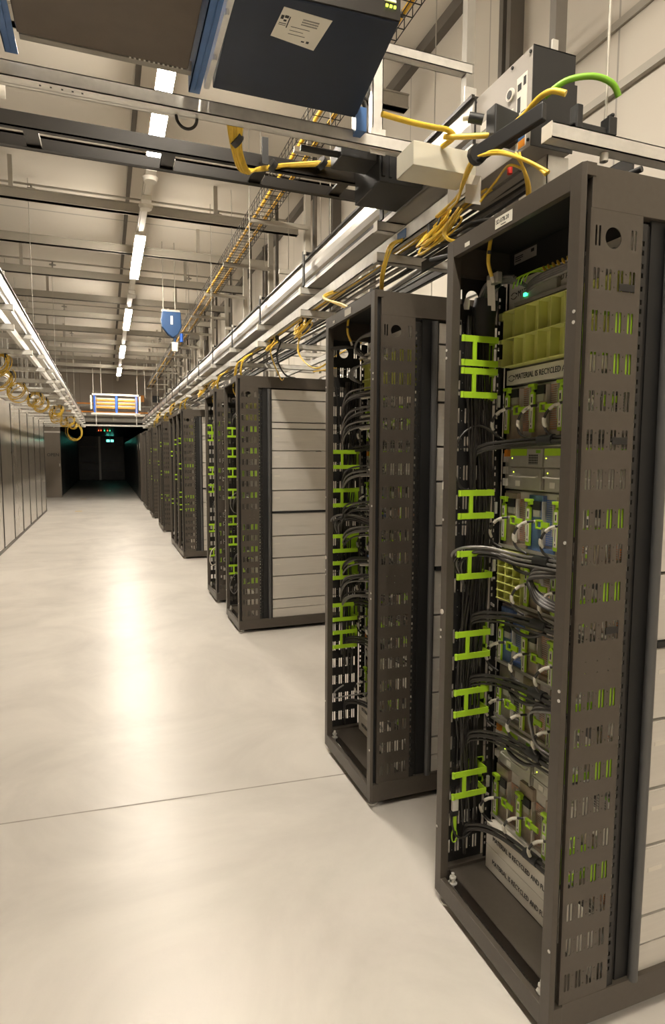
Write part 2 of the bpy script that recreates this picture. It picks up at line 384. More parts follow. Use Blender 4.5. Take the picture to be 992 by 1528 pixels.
def frame_mesh():
    mb = MB(); Wd = RW
    # front stiles, top and bottom rails
    mb.prism([(X0+.010, 0), (X0+.008, 0), (X0, .009), (X0, .045), (X0+.030, .045), (X0+.030, .040), (X0+.010, .040)], ZB, RH, 'z')
    mb.prism([(X0+.010, Wd), (X0+.008, Wd), (X0, Wd-.009), (X0, Wd-.045), (X0+.030, Wd-.045), (X0+.030, Wd-.040), (X0+.010, Wd-.040)], ZB, RH, 'z')
    for y0, y1 in ((0, .04), (Wd-.04, Wd)): mb.box(X0+.01, 1.10, y0+.001, y1-.001, ZB, ZB+.08); mb.box(X0+.01, 1.10, y0+.001, y1-.001, RH-.03, RH)
    mb.box(X0, X0+.02, .045, Wd-.045, RH-.052, RH)
    mb.box(X0, X0+.02, .045, Wd-.045, ZB, ZB+.062)
    # rear posts
    for y0, y1 in ((0, .045), (Wd-.045, Wd)): mb.box(RX1-.05, RX1, y0, y1, ZB, RH)
    mb.box(RX1-.05, RX1, 0, Wd, RH-.05, RH)
    # side headers and base rails
    for y0, y1 in ((.003, .03), (Wd-.03, Wd-.003)):
        mb.box(1.10, RX1-.05, y0, y1, ZB, .115)
    for y0, y1 in ((.004, .03), (Wd-.03, Wd-.004)): mb.box(1.092, RX1-.05, y0, y1, 2.16, RH-.003)
    return mb
def make_frame(lab, y0, first=None):
    if first: return None
def mount_rail_mesh():
    mb = MB(); q = lambda u, v, w_: (u, w_, v)
    holes = []; z = .16
    while z < 2.12:
        holes.append((1.2560, 1.2635, z, z+.012)); z += .0222 if int(z*1000) % 3 else .0322
    mb.plate(1.253, 1.276, .115, 2.145, holes, .003, q)
    # dotted return flange
    q2 = lambda u, v, w_: (u, .012+w_, v)
    h2 = []; z = .17
    while z < 2.1: h2.append((1.281, 1.284, z, z+.003)); z += .048
    mb.plate(1.274, 1.292, .115, 2.145, h2, .002, q2); mb.box(1.272, 1.276, .0, .014, .115, 2.145)
    return mb
# shared meshes
def proto_rack():
    t = bpy.data.objects.new('server_rack', None); C.objects.link(t)
    Wd = RW
    frame_mesh().build('frame', 'rack', t, .002)
    MB().box(X0+.02, RX1-.05, .03, Wd-.03, RH-.012, RH-.004).build('roof', 'rackin', t)  # black instead of rack paint, standing in for interior shade
    fl = MB().box(X0+.045, RX1-.05, .03, Wd-.03, .098, .104); fl.box(X0+.045, X0+.049, .03, Wd-.03, .06, .104); fl.build('floor_pan', 'rack', t)
    sp = side_panel_mesh().build('side_panel', 'rack', t); sp.location = (0, .004, 0)
    s2 = side_panel_mesh().build('far_side_panel', 'rackin', t); s2.location = (0, Wd-.006, 0)  # same paint as the near panel; black colour carries the shade inside
    g = MB().box(X0+.010, 1.094, .022, .025, .11, 2.235).build('groove_shade_strip', 'groove', t)  # black strip stands in for the shade in the corner recess
    g2 = g.copy(); C.objects.link(g2); g2.parent = t; g2.location = (0, Wd-.047, 0)
    rl = mount_rail_mesh().build('mounting_rail', 'rackin', t); rl.location = (0, .008, 0)
    r_ = rl.copy(); C.objects.link(r_); r_.parent = t; r_.location = (0, Wd-.022, 0)
    back = MB().box(1.292, 1.372, .016, .02, .115, 2.16).build('cable_channel', 'groove', t)
    b2 = back.copy(); C.objects.link(b2); b2.parent = t; b2.location = (0, Wd-.036, 0)
    h = MB().tube([(1.345, .004, 2.15), (1.345, .0, 1.6), (1.345, -.001, 1.1), (1.345, 0, .6), (1.345, .004, .112)], .0135, 12, 4).build('side_hose', 'tube', t)
    MB().box(1.29, 1.30, .03, Wd-.03, 2.152, 2.245).build('head_plate', 'rackin', t)  # coloured black for the shade under the roof
    for x in (X0+.06, RX1-.08):
        for y in (.05, Wd-.05):
            f = MB().cyl((x-.03, y, 0), (x-.03, y, .008), .026, 14); f.cyl((x-.03, y, .008), (x-.03, y, .05), .007, 8); f.cyl((x-.03, y, .018), (x-.03, y, .028), .014, 6)
            f.build('levelling_foot', 'zinc', t)
    for y in (.075, Wd-.075):
        f = MB().cyl((X0+.032, y, .06), (X0+.032, y, .125), .006, 8); f.cyl((X0+.032, y, .105), (X0+.032, y, .112), .012, 6); f.cyl((X0+.032, y, .088), (X0+.032, y, .092), .016, 12)
        f.build('corner_bolt', 'zinc', t)
    sc = MB()
    for y in (.016, Wd-.016):
        for z in (1.92, 1.895, 1.36, .98, .955, .27): sc.cyl((X0-.002, y, z), (X0+.001, y, z), .0045, 8)
    sc.build('frame_screws', 'zinc', t)
    MB().cyl((X0-.003, Wd-.022, 1.045), (X0+.001, Wd-.022, 1.045), .009, 14).build('lock_button', 'white', t)
    return t
def bracket_mesh():
    """lime cable bracket: H plate held away from the side wall; far side, local origin at wall, centre z"""
    mb = MB()
    x0, x1 = 1.082, 1.214; yp = -.078
    for s_ in (1, -1):
        z = s_*.038
        mb.box(x0, x1, yp-.004, yp, z-.010, z+.010)
        mb.cyl((x0, yp-.002, z-.010), (x0, yp-.002, z+.010), .006, 10)
        mb.box(x1-.004, x1, yp, -.008, z-.010, z+.010)
        mb.box(x1-.004, x1+.035, -.012, -.008, z-.010, z+.010)
    mb.box(1.118, 1.131, yp-.005, yp+.001, -.034, .034)
    mb.box(1.205, 1.243, -.012, -.006, -.045, .045); mb.box(1.180, 1.205, -.012, -.006, -.045, .045)
    mb.box(x1-.003, x1, yp, yp+.02, -.034, .034) if False else None
    return mb
BR = bracket_mesh()
def bracket_near():
    mb = MB(); vs = [(x, -y*.55, z) for x, y, z in BR.v]; mb.add(vs, BR.f); return mb
BRN = bracket_near()

rack_y = [1.191, 2.368, 5.24, 6.42, 9.38, 9.997, 10.62, 12.85, 13.47, 15.75, 16.37, 18.2, 18.82, 19.44]
rack_lab = ['tall dark server rack with open front standing nearest the camera',
            'tall dark server rack standing alone, second from the camera',
            'tall dark server rack third from the camera with broad silver side showing',
            'dark server rack fourth from the camera, half hidden behind the third',
            'dark server rack fifth from the camera, near end of a group of three',
            'dark server rack in the middle of the far group of three',
            'dark server rack at the far end of the group of three',
            'dark distant server rack, nearer one of the first far pair',
            'dark distant server rack, farther one of the first far pair',
            'dark distant server rack, nearer one of the second far pair',
            'dark distant server rack, farther one of the second far pair',
            'small dark server rack, nearest of the last three before the containment',
            'small dark server rack, middle of the last three before the containment',
            'small dark server rack touching the dark containment, last of the row']
rack_name = ['nearest rack', 'second rack from the camera', 'third rack from the camera', 'fourth rack from the camera', 'fifth rack from the camera']
proto = proto_rack()
racks = []
for i, y in enumerate(rack_y):
    r = proto if i == 0 else copy_tree(proto, None, () if i < 5 else ('frame_screws', 'lock_button', 'corner_bolt'))
    r.location = (0, y, 0); tag(r, rack_lab[i], 'server rack', 'server racks in the right hand row'); racks.append(r)
# lime brackets
brm = brn = None
brz = {0: BR_Z, 1: [1.555, 1.36, 1.125, .985, .765, .62], 2: [1.79, 1.60, 1.41, 1.21, .955, .76, .48], 3: [1.87, 1.78, 1.40, 1.2, .75, .47], 4: [1.8, 1.4, .95, .75], 5: [1.79, 1.21], 6: [1.6, .76], 7: [1.8, 1.2, .7], 8: [1.4], 9: [1.7, 1.0], 10: [1.4]}
first = {}
for i, zs in brz.items():
    for z in zs:
        for side in (0, 1):
            if side == 1 and i == 1: continue
            if side not in first:
                o = (BR if side == 0 else BRN).build('cable_bracket', 'lime', racks[i]); first[side] = o
            else:
                o = first[side].copy(); C.objects.link(o); o.parent = racks[i]
            if i == 0 and 'label' not in o: o['label'] = 'lime green H-shaped cable bracket'
            o.location = (0, RW-.004 if side == 0 else .006, z)
            if side == 1:   # near wall brackets sit level with the slot rows seen from the camera
                o.location.z = min(ROWS, key=lambda r_: abs(r_-z))

# ------------------------------------------------------------------ chassis and sleds
XE = 1.285
TIERS = [  # z0, z1, kind, sled colours
    ('filler', 2.062, 2.150), ('switch', 1.868, 2.056), ('strip', 1.812, 1.862), ('A', 1.618, 1.806), ('psu', 1.464, 1.612),
    ('B', 1.266, 1.458), ('C', 1.078, 1.260), ('D', .858, 1.060), ('E', .660, .852), ('psu', .494, .654), ('F', .284, .488), ('low', .196, .278), ('low', .108, .194)]
NAMES = {'filler': 'white filler box', 'strip': 'thin white filler strip', 'switch': 'network switch chassis', 'psu': 'grey power shelf', 'low': 'white filler box'}
WT = RW-.05            # usable width of the equipment, local y .025 .. .592
def body_mesh(z0, z1, x0=1.30):
    mb = MB(); ya, yb = .030, RW-.030; g = .0015
    mb.box(x0 if x0 < 1.372 else 1.372, 1.374, ya, yb, z0+g, z1-g)
    mb.box(1.374, 2.18, ya-.014, yb+.014, z0+g, z1-g)
    zm = z0+(z1-z0)*.42
    if z1-z0 > .14: mb.box(1.376, 2.178, ya-.0165, yb+.0165, zm, z1-g-.004)   # rolled step in the side sheet
    return mb
def side_label_mesh(z0, z1):
    zl = z0+(z1-z0)*.66
    return MB().box(1.393, 1.443, .0125, .0135, zl-.006, zl+.006)
cache = {}
def linked(key, fn, name, m, parent, loc=(0, 0, 0), bevel=0, label=None):
    if key in cache:
        o = cache[key].copy(); C.objects.link(o); o.parent = parent
    else:
        o = fn().build(name, m, parent, bevel, label); cache[key] = o
    o.location = loc; return o
# ---- sled front, local origin: upper left corner of the label tab at u=0 (local y, running to -y), z=0 ; plane x=0 facing -x
def sl(mb, u0, u1, z0, z1, x0=-.004, x1=0): return mb.box(x0, x1, -u1, -u0, z0, z1)
def make_sled(parent, y, z, tone, full, zt, zbot):
    """server sled with its label tab, latch, grille and pull tab as sub-parts"""
    h0, h1 = zbot-z, zt-z
    s_ = linked(('sled', tone, round(h0, 3), round(h1, 3)), lambda: sl(sl(sl(MB(), -.003, .064, h0, h1, 0, .05), .064, .119, h0, h1, .016, .05), .064, .119, h0, h0+.012, .0, .03), 'server_sled', {'r': 's_rust', 'b': 's_blue', 'g': 'sheet'}[tone], parent, (XE, y, z))
    if not full: return s_
    def lab():
        mb = MB(); mb.prism([(-.019, -.13), (-.003, -.13), (0, -.127), (0, -.006), (-.006, 0), (-.013, 0), (-.019, -.006)], -.013, -.006, 'x'); return mb
    linked('tab', lab, 'label_tab', 'lime', s_)
    linked('tabp', lambda: sl(MB(), .0025, .0165, -.118, -.050, -.0138, -.013).box(-.0138, -.013, -.0155, -.0035, -.042, -.010), 'tab_sticker', 'paper', s_)
    linked('tabi', lambda: sl(sl(sl(MB(), .007, .012, -.036, -.018, -.0144, -.0138), .0085, .0105, -.10, -.062, -.0144, -.0138), .008, .0115, -.112, -.107, -.0144, -.0138), 'tab_print', 'ink', s_)
    linked('latch', lambda: sl(sl(sl(MB(), .006, .013, .0, .02, -.014, 0), -.003, .026, .012, .022, -.02, -.004), .014, .026, .004, .016, -.018, -.004), 'latch', 'lime', s_, bevel=.0015)
    linked('lblk', lambda: sl(sl(MB(), .003, .02, -.004, .008, -.008, 0), .022, .058, -.012, min(.026, h1-.002), -.007, .0), 'latch_block', 'black', s_)
    linked('plug', lambda: sl(MB(), .026, .056, -.034, -.012, -.006, 0), 'connector_cover', 'psu', s_)
    linked('rim', lambda: sl(sl(MB(), .0635, .0655, -.13, min(.026, h1-.002), -.003, .016), .109, .111, -.09, min(.026, h1-.002), 0, .018), 'rim', 'silver', s_)
    linked(('gr', tone), lambda: sl(MB(), .067, .108, -.125, min(.022, h1-.002), .012, .0158), 'grille', {'r': 'g_rust', 'b': 'g_blue', 'g': 'g_grey'}[tone], s_)
    linked('pull', lambda: sl(sl(sl(sl(MB(), .052, .080, -.070, -.064, -.018, -.010), .052, .080, -.046, -.040, -.018, -.010), .052, .057, -.07, -.04, -.018, -.010), .075, .111, -.064, -.046, -.016, -.010), 'pull_tab', 'lime', s_, bevel=.001)
    linked('hook', lambda: MB().tube([(-.01, -.082, -.07), (-.014, -.083, -.09), (-.012, -.085, -.118)], .0018, 5, 3), 'wire_hook', 'white', s_)
    return s_
TXT = 'MATERIAL IS RECYCLED AND FL'
def qtext(y0, z0, x=XE-.0012): return lambda u, v, w_: (x-w_, y0-u, z0+v)
def arrows(y0, z0, x, k=1):
    mb = MB()
    for d, s_ in ((0, 1), (-.008, -1)):
        pts = [(x, y0-.004-a*.030, z0+d+.006*math.sin(a*math.pi)*s_) for a in (0, .25, .5, .75, 1)]
        mb.tube(pts, .0011*k, 4, 3)
    mb.add([(x, y0-.036, z0+.004), (x, y0-.036, z0-.003), (x, y0-.028, z0)], [(0, 1, 2)]); return mb
def blank_grid(ya, yb, z0, z1, nu, nv, dep=.035):
    """lime plastic blank: open tray of ribs facing the aisle"""
    mb = MB(); mb.box(XE+.012, XE+.016, ya, yb, z0, z1)
    for k in range(nu+1):
        y = ya+(yb-ya)*k/nu; mb.box(XE+.012-dep, XE+.013, y-.0012, y+.0012, z0, z1)
    for k in range(nv+1):
        z = z0+(z1-z0)*k/nv; mb.box(XE+.012-dep-.004, XE+.013, ya, yb, z-.0012, z+.0012)
    return mb
TONES = {'A': 'rrrg', 'B': 'rbrr', 'C': '-rrr', 'D': 'brrg', 'E': 'grrr', 'F': 'rrrr'}
LATZ = {'A': 1.780, 'B': 1.416, 'C': 1.214, 'D': .984, 'E': .780, 'F': .424}
def chassis(i, k, kind, z0, z1):
    ry = rack_y[i]; rn = rack_name[i] if i < 5 else None
    pos = 'topmost' if k == 0 else ORD[k]
    nm = {'filler': 'filler_box', 'strip': 'filler_strip', 'low': 'filler_box', 'switch': 'switch_chassis', 'psu': 'power_shelf'}.get(kind, 'server_chassis')
    ds = {'filler': 'white recycled plastic filler box', 'strip': 'thin white filler strip', 'low': 'white recycled plastic filler box', 'switch': 'silver switch chassis', 'psu': 'grey power shelf with silver sides'}.get(kind, 'silver server chassis with lime tabs')
    if i >= 2: ds = ds.replace(' with lime tabs', '')
    t = thing(nm, '%s, %s unit counted down the %s' % (ds, pos if k else 'first', rn), 'server chassis' if nm == 'server_chassis' else nm.replace('_', ' '), (0, ry, 0), 'units in the %s' % rn)
    linked(('body', k), lambda: body_mesh(z0, z1), 'case', 'silver', t)
    if kind in 'ABCDEF' or kind in ('switch', 'psu'):
        linked(('slab', k), lambda: side_label_mesh(z0, z1), 'side_label', 'white', t)
    yl = RW-.042
    if kind in ('filler', 'strip', 'low'):
        linked(('wf', k), lambda: MB().box(1.238 if kind == 'low' else XE, 1.372, .04, RW-(.060 if kind == 'low' else .036), z0, z1), 'white_front', 'white', t, bevel=.0015)
        if i < 2:
            low = kind == 'low'; zz = (z0+z1)/2-.009
            text_mesh('lettering', TXT, .024 if low else .026, qtext(RW-(.10 if low else .085), zz, 1.2368 if low else XE-.0012), 'ink', t, sx=.78)
            if not low: arrows(RW-.045, zz+.010, XE-.001).build('recycling_mark', 'ink', t)
    elif kind == 'switch':
        linked('grid', lambda: blank_grid(.05, yl, z0+.004, z1-.004, 9, 2), 'lime_blank', 'limepale', t)
        linked('gridrib', lambda: MB().box(XE-.03, XE+.013, yl-.002, yl+.016, z0+.006, z0+.03).box(XE-.03, XE+.013, yl-.002, yl+.012, (z0+z1)/2-.012, (z0+z1)/2).box(XE-.03, XE+.013, yl-.002, yl+.016, z1-.03, z1-.006), 'blank_flange', 'limepale', t)
    elif kind == 'psu':
        linked(('psuf', k), lambda: MB().box(XE-.002, 1.372, .045, yl-.03, z0, z1).box(XE+.004, XE+.01, yl-.03, yl+.005, z0, z1).box(XE-.03, XE-.002, .045, yl, z1-.006, z1), 'shelf_case', 'psu', t, bevel=.001)
        if i < 2:
            for j in range(3):
                a = yl-.045-j*.168; b = a-.16; zm = z0+(z1-z0)*.5
                u = linked(('psu_u', k), lambda: MB().box(-.012, 0, 0, .16, zm+.003, z1-.014).box(-.008, 0, 0, .16, z0+.004, zm-.002).box(-.016, -.008, .002, .008, z0+.004, zm-.004), 'power_module', 'psu', t, (XE, b, 0), .001)
                linked(('psu_l', k), lambda: MB().box(-.0135, -.012, .075, .158, z1-.036, z1-.014), 'module_label', 'lime', u)
                linked(('psu_g', k), lambda: MB().box(-.0128, -.0119, .022, .066, zm+.010, z1-.032), 'vent', 'g_grey', u)
                linked(('psu_d', k), lambda: MB().box(-.0135, -.012, .010, .030, z1-.028, z1-.018), 'green_plug', 'earth', u)
                linked(('psu_e', k), lambda: MB().cyl((-.0132, .150, zm+.03), (-.012, .150, zm+.03), .002, 6).cyl((-.0092, .146, zm-.016), (-.008, .146, zm-.016), .002, 6), 'status_light', 'yel_led', u)
                linked(('psu_h', k), lambda: MB().tube([(-.008, .150, zm-.028), (-.022, .145, zm-.030), (-.022, .03, zm-.030), (-.008, .025, zm-.028)], .0028, 6, 4), 'handle', 'silver', u)
                linked(('psu_s', k), lambda: MB().box(-.0088, -.008, .112, .135, z0+.012, z0+.03), 'sticker', 'paper', u)
            linked(('psu_o', k), lambda: MB().box(XE-.012, XE+.004, yl-.028, yl-.010, zm+.035, zm+.058), 'orange_label', 'orange', t)
            linked(('psu_r', k), lambda: MB().box(XE-.004, XE+.004, yl-.012, yl+.006, z0+.01, z0+.035).box(XE-.004, XE+.004, yl-.012, yl+.006, z0+.05, z0+.075).box(XE-.004, XE+.004, yl-.012, yl+.006, z0+.09, z0+.12), 'ear_tabs', 'silver', t)
    elif kind in 'ABCDEF':
        if i >= 2:
            linked(('ff', k), lambda: MB().box(XE, 1.372, .045, yl, z0, z1), 'sled_front', 'sheet', t)
        else:
            shelf = linked(('shelf', k), lambda: MB().box(XE-.012, 1.372, .04, yl+.006, z0, z0+.004).box(XE+.02, 1.372, .04, yl+.004, z1-.006, z1).box(XE-.014, XE-.012, .04, yl+.006, z0-.003, z0+.008), 'shelf', 'psu', t)
            tones = TONES[kind]
            if i == 1: tones = tones.replace('-', 'r')
            for j, c in enumerate(tones):
                y = RW-.048-j*.1305
                if c == '-':
                    b = linked('cblank', lambda: blank_grid(RW-.048-.118, RW-.040, z0+.006, z1-.006, 3, 6, .03), 'lime_blank', 'limepale', t)
                else: make_sled(t, y, LATZ[kind], c, True, z1-.008, z0+.006)
            # bent wire handle at the left end of the chassis
            linked(('wh', k), lambda: MB().prism([(yl+.002, LATZ[kind]-.165), (yl+.026, LATZ[kind]-.160), (yl+.028, LATZ[kind]-.075), (yl+.022, LATZ[kind]-.062), (yl+.002, LATZ[kind]-.058), (yl+.002, LATZ[kind]-.066), (yl+.018, LATZ[kind]-.070), (yl+.022, LATZ[kind]-.08), (yl+.021, LATZ[kind]-.152), (yl+.002, LATZ[kind]-.156)], XE-.03, XE-.026, 'x'), 'side_handle', 'silver', t)
            linked(('clip', k), lambda: MB().box(XE-.028, XE-.018, yl+.012, yl+.026, LATZ[kind]-.04, LATZ[kind]+.0), 'steel_clip', 'silver', t)
    return t
for i in range(5):
    for k, (kind, z0, z1) in enumerate(TIERS):
        chassis(i, k, kind, z0, z1)
# farther racks: only the silver stack inside shows
for i in range(5, len(rack_y)):
    t = thing('server_chassis_stack', 'stack of silver server units filling the %s rack of the row' % ORD[i], 'server stack', (0, rack_y[i], 0))
    for k, (kind, z0, z1) in enumerate(TIERS):
        linked(('body', k), None, 'case', 'silver', t)
    linked('farfront', lambda: MB().box(XE, 1.372, .045, RW-.045, .12, 2.05), 'sled_fronts', 'sheet', t)
# dark gap strip between the upper and lower halves
for r in racks[:5]: linked('midbar', lambda: MB().box(1.376, 2.19, .006, RW-.006, 1.061, 1.077), 'middle_bar', 'groove', r)

# rack identity labels and small stickers
def yq(y0, z0, x, lean=0): return lambda u, v, w_: (x-w_, y0-u, z0+v)
for i in range(5):
    o = MB().box(X0-.001, X0, RW-.348, RW-.270, RH-.042, RH-.012).build('rack_label', 'paper', racks[i])
    if i == 0: text_mesh('rack_number', 'SD.07B.20', .0165, yq(RW-.274, RH-.030, X0-.0012), 'ink', o, sx=.86); MB().box(X0-.0016, X0-.001, RW-.320, RW-.298, RH-.038, RH-.036).build('small_print', 'ink', o)
    MB().box(X0-.001, X0, RW-.138, RW-.112, RH-.042, RH-.030).build('small_label', 'paper', racks[i])
MB().box(X0-.001, X0, RW-.012, RW-.006, 1.462, 1.488).build('small_label', 'paper', racks[0])
o = MB().box(1.288, 1.29, RW-.165, RW-.055, 2.205, 2.238).build('rating_plate', 'boxgrey', racks[0])
MB().box(1.2875, 1.288, RW-.10, RW-.06, 2.225, 2.228).box(1.2875, 1.288, RW-.10, RW-.06, 2.219, 2.222).box(1.2875, 1.288, RW-.09, RW-.06, 2.212, 2.215).box(1.2875, 1.288, RW-.155, RW-.14, 2.222, 2.232).build('plate_print', 'ink', o)
# blanking clips across slots on the near side of the first rack
for z, x0 in ((1.985, 1.183), (1.613, 1.183), (1.128, 1.190)):
    MB().box(x0, 1.232, .001, .0035, z-.009, z+.009).build('slot_clip', 'rackin', racks[0], .001)

# ------------------------------------------------------------------ cables in the racks
def cab(name, label, pts, r, m='cable', cat='cable', group=None, n_=8, steps=6):
    return tag(MB().tube(pts, r, n_, steps).build(name, m), label, cat, group)
def bundle(y0, xa, xb, z1, z0, cnt, seed, lab, m='cable', r=.0034):
    rnd = random.Random(seed); mb = MB()
    for j in range(cnt):
        f = j/(cnt-1); x = xa+(xb-xa)*f; y = y0+rnd.uniform(-.030, 0)
        pts = []; z = z1; ph = rnd.uniform(0, 6)
        zend = z0+rnd.uniform(0, .9)*(1 if rnd.random() < .6 else .2)
        while z > zend:
            sway = .014*math.sin(z*5+seed)+.006*math.sin(z*11+ph)
            pts.append((x+sway+rnd.uniform(-.002, .002)-.016*(1-(z-z0)/(z1-z0)), y+rnd.uniform(-.003, .003), z)); z -= .11
        if len(pts) > 2: mb.tube(pts, r, 5, 3)
    return tag(mb.build('cable_bundle', m), lab, 'cable bundle', None, 'stuff')
Y1 = rack_y[0]; Y2 = rack_y[1]; Y3 = rack_y[2]; Y4 = rack_y[3]
bundle(Y1+RW-.018, 1.140, 1.226, 2.03, .22, 36, 1, 'thick bundle of thin black cables running down inside the nearest rack')
bundle(Y2+RW-.018, 1.15, 1.215, 1.95, .35, 14, 5, 'bundle of thin black cables running down inside the second rack', 'cable')
bundle(Y3+RW-.018, 1.13, 1.2, 1.95, .3, 9, 9, 'bundle of thin black cables running down inside the third rack')
# sleeve at the head of the bundle and its silver-grey bend over to the switch
t = thing('cable_sleeve', 'black fabric sleeve and thick grey cable bend at the top of the nearest rack', 'cable sleeve', (0, Y1+RW, 0))
MB().tube([(1.185, -.035, 1.965), (1.185, -.037, 2.03), (1.192, -.045, 2.085)], .040, 14, 5).build('sleeve', 'black', t)
for j in range(7):
    a = j*.008
    MB().tube([(1.17+a, -.03-.004*(j % 3), 2.075), (1.175+a, -.055, 2.125+.003*(j % 2)), (1.19+a, -.10, 2.142-.004*(j % 3)), (1.215+a, -.155, 2.135-a*.5)], .006, 6, 5).build('grey_lead', 'greycable', t)
MB().tube([(1.19, -.075, 2.142), (1.195, -.088, 2.144)], .030, 12, 3).build('strap', 'black', t)
for (dy, dz, ty) in ((-.115, -.01, .3), (-.135, -.03, -.25)):
    MB().prism([(dy-.010, 2.135+dz), (dy+.010, 2.14+dz), (dy+.002, 2.06+dz), (dy-.018, 2.055+dz)], 1.150, 1.152, 'x').build('tag', 'paper', t)
MB().box(1.16, 1.18, -.145, -.085, 2.115, 2.150).build('connector_clump', 'psu', t, .004)
tag(MB().prism([(-.02, 2.085), (.002, 2.095), (.012, 2.075), (.008, 2.06), (-.016, 2.055)], 1.12, 1.125, 'x').build('paper_tag', 'paper'), 'small white tag stuck beside the sleeve top in the nearest rack', 'tag').location = (0, Y1+RW-.03, -.005)
# electronics above the lime blank: switch with loops
t = thing('fibre_switch', 'flat switch with green light, looped yellow leads and black coil, above the lime blank', 'switch', (0, Y1, 0))
MB().box(1.262, 1.30, .05, .52, 2.058, 2.071).build('switch_shelf', 'sheet', t)
MB().box(1.270, 1.30, .33, .50, 2.071, 2.105).build('port_block', 'psu', t, .001)
MB().box(1.266, 1.27, .465, .480, 2.083, 2.093).build('status_light', 'green_led', t)
for j in range(4):
    MB().tube([(1.235, .42-j*.002, 2.082+.006*j), (1.215, .34, 2.086+.006*j), (1.225, .22, 2.092+.006*j), (1.26, .1, 2.1+.004*j)], .006, 7, 6).build('black_loop', 'greycable', t)
for j in range(6):
    MB().tube([(1.25, .34-j*.02, 2.108), (1.225, .335-j*.02, 2.13), (1.215, .32-j*.02, 2.115), (1.235, .31-j*.02, 2.10)], .0025, 5, 6).build('yellow_lead', 'yellow', t)
for j in range(4):
    MB().tube([(1.24, .50-j*.02, 2.11+.002*j), (1.225, .46-j*.02, 2.13), (1.24, .40-j*.02, 2.135), (1.26, .36-j*.02, 2.125)], .0022, 5, 6).build('lime_lead', 'lime', t)
# yellow lead dropping from the roof
def roof_lead(y, lab, dx=0):
    t = thing('yellow_lead', lab, 'cable', (0, y+RW, 0))
    MB().tube([(1.13, -.155, 2.26), (1.125, -.15, 2.21), (1.13, -.14, 2.17), (1.15, -.13, 2.135)], .006, 8, 6).build('jacket', 'yellow', t)
    MB().tube([(1.126, -.151, 2.205), (1.127, -.148, 2.195)], .0075, 8, 2).build('tie', 'black', t)
    MB().tube([(1.15, -.13, 2.135), (1.158, -.127, 2.118)], .0065, 8, 2).build('boot', 'white', t)
roof_lead(Y1, 'yellow fibre lead with black tie dropping from the roof of the nearest rack')
roof_lead(Y2, 'yellow fibre lead dropping from the roof of the second rack')
roof_lead(Y3, 'yellow fibre lead dropping from the roof of the third rack')
roof_lead(Y4, 'yellow fibre lead dropping from the roof of the fourth rack')

# per sled leads: black lead with two white sleeves
def sled_lead(ry, i, y, z, lab, grp):
    r_ = random.Random(int((y+z)*1000)); yy = ry+y
    s_ = r_.uniform(.9, 1.1)
    p = [(XE-.008, yy-.05, z-.048), (XE-.035, yy-.035, z-.050), (XE-.055*s_, yy-.008, z-.072), (XE-.058*s_, yy+.004, z-.105), (XE-.048, yy-.002, z-.135), (XE-.03, yy-.03, z-.152)]
    t = thing('sled_lead', lab, 'cable', (0, 0, 0), grp)
    MB().tube(p, .0042, 8, 6).build('lead', 'cable', t)
    MB().tube([p[1], ((p[1][0]+p[2][0])/2, (p[1][1]+p[2][1])/2, (p[1][2]+p[2][2])/2+.004), (p[2][0]+.002, p[2][1]-.003, p[2][2]+.004)], .0058, 8, 3).build('sleeve', 'white', t)
    MB().tube([(p[3][0], p[3][1]-.001, p[3][2]+.014), p[3], (p[3][0]+.006, p[3][1]-.001, p[3][2]-.014)], .006, 8, 3).build('sleeve', 'white', t)
    MB().cyl(p[0], (p[0][0]-.012, p[0][1]+.004, p[0][2]), .006, 8).build('plug', 'psu', t)
hn = {'A': 'top', 'B': 'second', 'C': 'third', 'D': 'fourth', 'E': 'fifth', 'F': 'lowest'}
for i in (0, 1):
    for kind in 'ABCDEF':
        for j, c in enumerate(TONES[kind]):
            if c == '-' and i == 0: continue
            sled_lead(rack_y[i], i, RW-.048-j*.1305, LATZ[kind], 'black white-sleeved lead, %s from the left, %s sled tier, %s' % (ORD[j], hn[kind], ('nearest rack', 'second rack')[i]), 'sled leads in the %s' % rack_name[i])
# gathered horizontal leads under every tier, running left into the vertical bundle
GL = {'A': (1.632, 0, 3), 'B': (1.262, .06, 5), 'C': (1.062, 0, 4), 'D': (.842, .0, 4), 'E': (.642, .0, 4), 'F': (.300, .0, 3)}
for i in (0, 1):
    ry = rack_y[i]
    for kind, (z, out, cnt) in GL.items():
        t = thing('lead_gather', 'gathered black leads running left under the %s sled tier, %s' % (hn[kind], ('nearest rack', 'second rack')[i]), 'cable bundle', (0, 0, 0), 'gathered leads in the %s' % rack_name[i])
        for j in range(cnt):
            rr = random.Random(j+int(z*100)+i*50); o_ = out*(1-j*.12)
            dz = -.012*(j % 2)-.006*j
            p = [(1.262, ry+.06+.02*j, z+dz-.004), (1.248-.003*j, ry+.25, z+dz), (1.240-.004*j, ry+.42, z+dz-.006), (1.215-o_*.8, ry+.505, z+dz-.012+out*.4), (1.180-o_*1.4, ry+.555, z+dz-.022+out*.4), (1.165-o_*1.3, ry+.582, z+dz-.05+out*.1), (1.17, ry+.590, z+dz-.13-rr.uniform(0, .04))]
            MB().tube(p, .0055 if j < 3 else .004, 8, 6).build('lead', 'cable' if kind != 'B' or j % 2 else 'greycable', t)
        MB().tube([(1.247, ry+.29, z-.008), (1.244, ry+.35, z-.010)], .017, 10, 3).build('wrap', 'black', t)
        if kind in 'BCDE' and i == 0:
            # slack coil hanging under the shelf
            MB().tube([(1.25, ry+.30, z-.03), (1.235, ry+.36, z-.055), (1.232, ry+.43, z-.05), (1.24, ry+.45, z-.025), (1.25, ry+.40, z-.01), (1.25, ry+.32, z-.015)], .006, 8, 6).build('coil', 'cable', t)
